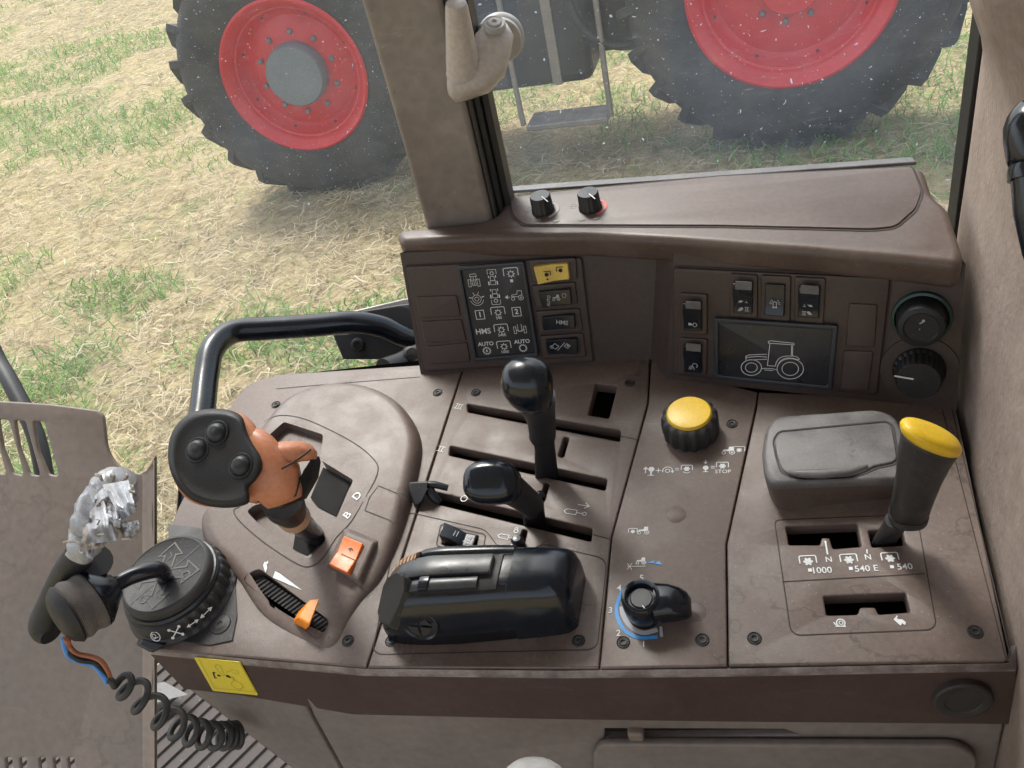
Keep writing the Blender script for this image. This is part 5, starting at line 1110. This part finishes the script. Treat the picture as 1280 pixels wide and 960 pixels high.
# ================================================================ TRACTOR OUTSIDE
TR=thing('parked_tractor',V((-1.3,5.6,0)),'dark tractor with red wheel rims parked beside the cab, seen through dusty glass','tractor')
AY=V((0,1,0))
def wheel(cx,cz,R,r,y0,W,nl,name,steer=0,hub=.2):
    c=V((cx,y0,cz)); ax_=V((math.sin(steer),-math.cos(steer),0))       # towards the viewer
    def circ(rr,d,n=96): 
        x=V((ax_.y*-1,ax_.x,0)); z=V((0,0,1)); return [c+ax_*d+(x*math.cos(2*math.pi*i/n)+z*math.sin(2*math.pi*i/n))*rr for i in range(n)]
    Rb=R-.05
    t=loft('tyre' if 0 else name,[circ(a,b) for a,b in [(r*.93,-W*.9),(r+.06,-W),(Rb-.08,-W-.01),(Rb-.005,-W+.08),(Rb,-W/2),(Rb-.005,-.09),(Rb-.03,-.03),(Rb-.09,.005),(r+.18,.02),(r+.07,.012),(r+.02,-.005),(r*.97,-.03)]],tyrem,TR,caps=False,ang=40)
    # lugs: chevron bars over the tread and shoulder
    vs=[];fs=[]
    for k_ in range(nl):
        for side in (0,1):
            th=2*math.pi*(k_+.5*side)/nl
            sgn=1 if side==0 else -1
            path=[(Rb-.085,.006 if side==0 else -W-.006,0),(Rb-.03,-.012 if side==0 else -W+.012,.02),(R,-.06 if side==0 else -W+.06,.05),(R,-W*.30 if side==0 else -W*.70,.17),(R,-W*.52 if side==0 else -W*.48,.24)]
            b=len(vs); hw=.032/R
            for (rr,d,dt) in path:
                for s_,dr in ((-1,-.06),(-1,0),(1,0),(1,-.06)):
                    a=th+dt/R*1.0+s_*hw*(1.2 if dr<0 else .75); x=V((ax_.y*-1,ax_.x,0)); 
                    vs.append(c+ax_*(d-(0 if dr==0 else (.03 if side==0 else -.03)))+(x*math.cos(a)+V((0,0,1))*math.sin(a))*(rr+dr))
            for i in range(len(path)-1):
                for j in range(4): fs.append((b+i*4+j,b+i*4+(j+1)%4,b+(i+1)*4+(j+1)%4,b+(i+1)*4+j))
            fs+= [(b,b+1,b+2,b+3),(b+19,b+18,b+17,b+16)]
    mk('tread_lugs',vs,fs,tyrem,t,ang=20)
    rimo=loft('rim',[circ(a,b) for a,b in [(r*1.02,-.03),(r*1.03,-.002),(r*1.0,.008),(r*.965,0.0),(r*.93,-.03),(r*.90,-.04),(r*.875,-.07),(r*.85,-.075),(r*.80,-.13),(r*.74,-.15),(r*.55,-.115),(r*.30,-.11),(.0001,-.11)]],redm,t,caps=False,ang=40)
    loft('hub',[circ(a,b,40) for a,b in [(hub*1.0,-.12),(hub*.98,-.03),(hub*.92,-.012),(hub*.3,-.008),(.0001,-.008)]],hubm if name=='front_wheel' else redm,t,caps=False,ang=35)
    for i in range(10):
        a=2*math.pi*i/10+.2; x=V((ax_.y*-1,ax_.x,0)); q=c+(x*math.cos(a)+V((0,0,1))*math.sin(a))*hub*1.28; lathe('wheel_nut',q+ax_*-.115,ax_,[(.018,0),(.018,.014),(.012,.02),(0,.021)],hubm,t,n=6)
    x=V((ax_.y*-1,ax_.x,0))
    for i in range(8):
        a=2*math.pi*i/8+.35; q=c+(x*math.cos(a)+V((0,0,1))*math.sin(a))*r*.80; lathe('rim_bolt',q+ax_*-.128,ax_,[(.009,0),(.009,.008),(0,.009)],chasm,t,n=8)
    return t
wheel(-2.90,.82,.86,.475,4.97,.46,22,'front_wheel',steer=.10,hub=.2)
wheel(.137,.945,.945,.54,4.97,.58,24,'rear_wheel',hub=.17)
def bx3(name,x0,x1,y0,y1,z0,z1,mat,bev=.03): return box(name,V(((x0+x1)/2,(y0+y1)/2,(z0+z1)/2)),x1-x0,y1-y0,z1-z0,mat,TR,bev=bev)
bx3('engine_block',-3.2,-.3,5.55,6.1,.55,1.5,chasm)
bx3('fuel_tank',-1.95,-1.0,5.1,5.6,.52,1.25,chasm,.06)
bx3('step_tread',-1.45,-.93,5.02,5.25,.28,.32,stepm,.01)
for x in (-1.47,-.91): tube('step_rail',[V((x,5.02,1.4)),V((x,5.02,.6)),V((x+.0,5.04,.32))],.018,stepm,TR,n=8)
bx3('front_axle',-3.0,-2.8,5.3,6.9,.7,.9,chasm); bx3('rear_axle',-.05,.33,5.4,7.0,.75,1.15,chasm)
bx3('tank_bracket',-1.9,-1.5,5.05,5.15,.7,1.15,chasm,.02); bx3('tool_box',-.90,-.62,5.15,5.5,.75,1.3,chasm,.03)
tube('fuel_hose',[V((-1.1,5.05,1.2)),V((-1.0,5.0,.85)),V((-.75,5.1,.7)),V((-.5,5.3,.8))],.022,rubberm,TR,smooth=5,n=10)
tube('fuel_hose',[V((-2.0,5.2,1.1)),V((-2.1,5.1,.8)),V((-1.95,5.2,.6))],.018,rubberm,TR,smooth=5,n=10)
bx3('tank_strap',-1.75,-1.69,5.085,5.12,.53,1.25,stepm,.004); bx3('tank_strap',-1.25,-1.19,5.085,5.12,.53,1.25,stepm,.004)
bx3('battery_box',-1.95,-1.5,5.02,5.12,.56,.78,chasm,.02); bx3('mounting_plate',-.60,-.42,5.2,5.5,.62,1.2,chasm,.02)
bx3('bonnet',-3.4,-1.4,5.5,6.15,1.35,1.9,redm,.08)
# ================================================================ UNSEEN CAB ROOF over the viewer, added to shape light and reflections in the cab
RF=thing('unseen_cab_roof',V((-.6,0,2.78)),'unseen pale cab roof lining, added above the view to shape the light','roof')
box('added_roof_lining',V((-.65,-.1,2.85)),1.75,1.75,.08,handlem,RF,bev=.02)
# ================================================================ GROUND, STRAW, GRASS
gmat=bpy.data.materials.new('dry_field'); gmat.use_nodes=True; nt=gmat.node_tree; nt.nodes.clear(); Lk=nt.links.new
o_=nd(nt,'ShaderNodeOutputMaterial'); b_=nd(nt,'ShaderNodeBsdfPrincipled',Roughness=.95); Lk(b_.outputs[0],o_.inputs[0]); b_.inputs['Specular IOR Level'].default_value=.1
tc=nd(nt,'ShaderNodeTexCoord'); n1=nd(nt,'ShaderNodeTexNoise',Scale=1.3,Detail=6.0,Roughness=.7); n2=nd(nt,'ShaderNodeTexNoise',Scale=14.0,Detail=6.0,Roughness=.75); Lk(tc.outputs['Object'],n1.inputs[0]); Lk(tc.outputs['Object'],n2.inputs[0])
r1=nd(nt,'ShaderNodeValToRGB'); e=r1.color_ramp.elements; e[0].position=.30; e[0].color=(.20,.16,.08,1); e[1].position=.7; e[1].color=(.48,.39,.23,1); Lk(n2.outputs[0],r1.inputs[0])
r2=nd(nt,'ShaderNodeValToRGB'); e=r2.color_ramp.elements; e[0].position=.56; e[0].color=(0,0,0,1); e[1].position=.68; e[1].color=(.8,.8,.8,1); Lk(n1.outputs[0],r2.inputs[0])
mx=nd(nt,'ShaderNodeMix',data_type='RGBA'); mx.inputs[7].default_value=(.10,.17,.04,1); Lk(r2.outputs[0],mx.inputs[0]); Lk(r1.outputs[0],mx.inputs[6]); Lk(mx.outputs[2],b_.inputs['Base Color'])
bp_=nd(nt,'ShaderNodeBump',Strength=.8,Distance=.03); Lk(n2.outputs[0],bp_.inputs['Height']); Lk(bp_.outputs[0],b_.inputs['Normal'])
mk('ground',[V((-150,-60,0)),V((150,-60,0)),V((150,250,0)),V((-150,250,0))],[(0,1,2,3)],gmat,None,kind='structure')
def bladem(name,cols,rough=.7,tl_=.3):
    m=bpy.data.materials.new(name); m.use_nodes=True; nt=m.node_tree; nt.nodes.clear(); L=nt.links.new
    o=nd(nt,'ShaderNodeOutputMaterial'); b=nd(nt,'ShaderNodeBsdfPrincipled',Roughness=rough); b.inputs['Specular IOR Level'].default_value=.25
    t=nd(nt,'ShaderNodeBsdfTranslucent'); mxs=nd(nt,'ShaderNodeMixShader'); mxs.inputs[0].default_value=tl_
    g_=nd(nt,'ShaderNodeNewGeometry'); r=nd(nt,'ShaderNodeValToRGB'); e=r.color_ramp.elements
    for i,c in enumerate(cols):
        if i<2: e[i].position=i/(len(cols)-1); e[i].color=c4(c)
        else: x=e.new(i/(len(cols)-1)); x.color=c4(c)
    for i,x in enumerate(sorted(e,key=lambda q:q.position)): pass
    while len(e)>0: 
        break
    ps=[i/(len(cols)-1) for i in range(len(cols))]
    for x,p_,c in zip(list(e),ps,cols): x.position=p_; x.color=c4(c)
    L(g_.outputs['Random Per Island'],r.inputs[0]); L(r.outputs[0],b.inputs['Base Color']); L(r.outputs[0],t.inputs[0]); L(b.outputs[0],mxs.inputs[1]); L(t.outputs[0],mxs.inputs[2]); L(mxs.outputs[0],o.inputs[0]); return m
strawm=bladem('straw',[(.20,.155,.085),(.35,.28,.165),(.47,.39,.25),(.60,.52,.37),(.28,.225,.13)])
grassm=bladem('grass_blades',[(.07,.17,.035),(.12,.26,.055),(.18,.34,.08),(.25,.38,.12),(.34,.38,.16)])
rg=random.Random(11)
def green(x,y): return noise.noise(V((x*.5,y*.5,5)))*.8+noise.noise(V((x*1.7,y*1.7,9)))*.6+.45*math.exp(-((x+8.5)/3.2)**2-((y-8.5)/2.6)**2)+.25*math.exp(-((y-5.2)/.9)**2-((x+.8)/2.0)**2)
def blades(name,n,mat,gen,label):
    vs=[];fs=[]
    for _ in range(n):
        r=gen()
        if r is None: continue
        (x,y,a,Ln,w,z0,z1,cv)=r; dx,dy=math.cos(a),math.sin(a); nx,ny=-dy,dx; b=len(vs)
        for s,zz in ((0,z0),(.5,(z0+z1)/2+cv),(1,z1)):
            ww=w*(1 if s<1 else .35)/2; ox=nx*cv*2*4*s*(1-s); oy=ny*cv*2*4*s*(1-s)
            px_,py_=x+dx*Ln*s+ox,y+dy*Ln*s+oy
            vs+= [(px_-nx*ww,py_-ny*ww,zz),(px_+nx*ww,py_+ny*ww,zz+w*.3)]
        fs+= [(b,b+1,b+3,b+2),(b+2,b+3,b+5,b+4)]
    me=bpy.data.meshes.new(name); me.from_pydata(vs,[],fs); me.materials.append(mat); o=bpy.data.objects.new(name,me); return finish(o,None,label,None,None,'stuff')
def place():
    # denser close by, thinning with distance inside the visible wedge
    while True:
        y=1.2+rg.random()**1.5*17; x=-1.15*y-1.8+rg.random()*(1.45*y+3.2)
        if x< 1.8+.1*y: return x,y
def sg_():
    x,y=place(); g=green(x,y)
    if g>.12 and rg.random()<.6: return None
    s=1+max(0,y-6)*.09; c=max(0,noise.noise(V((x*2.3,y*2.3,1))))*.06
    z=rg.random()*.035+c
    return x,y,rg.gauss(.35,1.2),rg.uniform(.05,.19)*s,rg.choice((.003,.004,.006,.009))*s,z,z+rg.uniform(-.02,.03),rg.uniform(-.02,.025)
blades('straw_litter',85000,strawm,sg_,'pale cut straw lying over the field')
def gg():
    x,y=place(); g=green(x,y)
    if g<.16 and rg.random()>.12: return None
    if g<.30 and rg.random()>.35: return None
    s=1+max(0,y-6)*.09; h=rg.uniform(.02,.085)*(1 if g>.16 else .5)
    return x,y,rg.random()*6.28,rg.uniform(.02,.12),rg.uniform(.004,.010)*s,0,h,rg.uniform(0,.02)
blades('grass',130000,grassm,gg,'green grass growing through the cut straw')
# ================================================================ LIGHT
w=bpy.data.worlds.new('World'); scene.world=w; w.use_nodes=True; nt=w.node_tree; nt.nodes.clear(); L=nt.links.new
sk=nd(nt,'ShaderNodeTexSky'); sk.sky_type='NISHITA'; sk.sun_disc=False; EL,AZ=58,-40
sk.sun_elevation=math.radians(EL); sk.sun_rotation=math.radians(AZ); sk.dust_density=4; sk.air_density=1.2; sk.altitude=0
hs_=nd(nt,'ShaderNodeHueSaturation'); hs_.inputs['Saturation'].default_value=.45; L(sk.outputs[0],hs_.inputs['Color'])
bg=nd(nt,'ShaderNodeBackground'); bg.inputs[1].default_value=.15; L(hs_.outputs[0],bg.inputs[0]); o=nd(nt,'ShaderNodeOutputWorld'); L(bg.outputs[0],o.inputs[0])
sl=bpy.data.lights.new('sun','SUN'); sl.energy=1.5; sl.angle=math.radians(14); sl.color=(1,.96,.9); so=bpy.data.objects.new('sun',sl); COL.objects.link(so)
sd_=V((math.sin(math.radians(AZ))*math.cos(math.radians(EL)),math.cos(math.radians(AZ))*math.cos(math.radians(EL)),math.sin(math.radians(EL))))
so.rotation_euler=sd_.to_track_quat('Z','Y').to_euler()
vs_=scene.view_settings; scene.display_settings.display_device='sRGB'; vs_.view_transform='Standard'; vs_.look='None'; vs_.gamma=1; vs_.use_curve_mapping=False; vs_.exposure=1.32
scene.cycles.transparent_max_bounces=12; scene.cycles.max_bounces=6
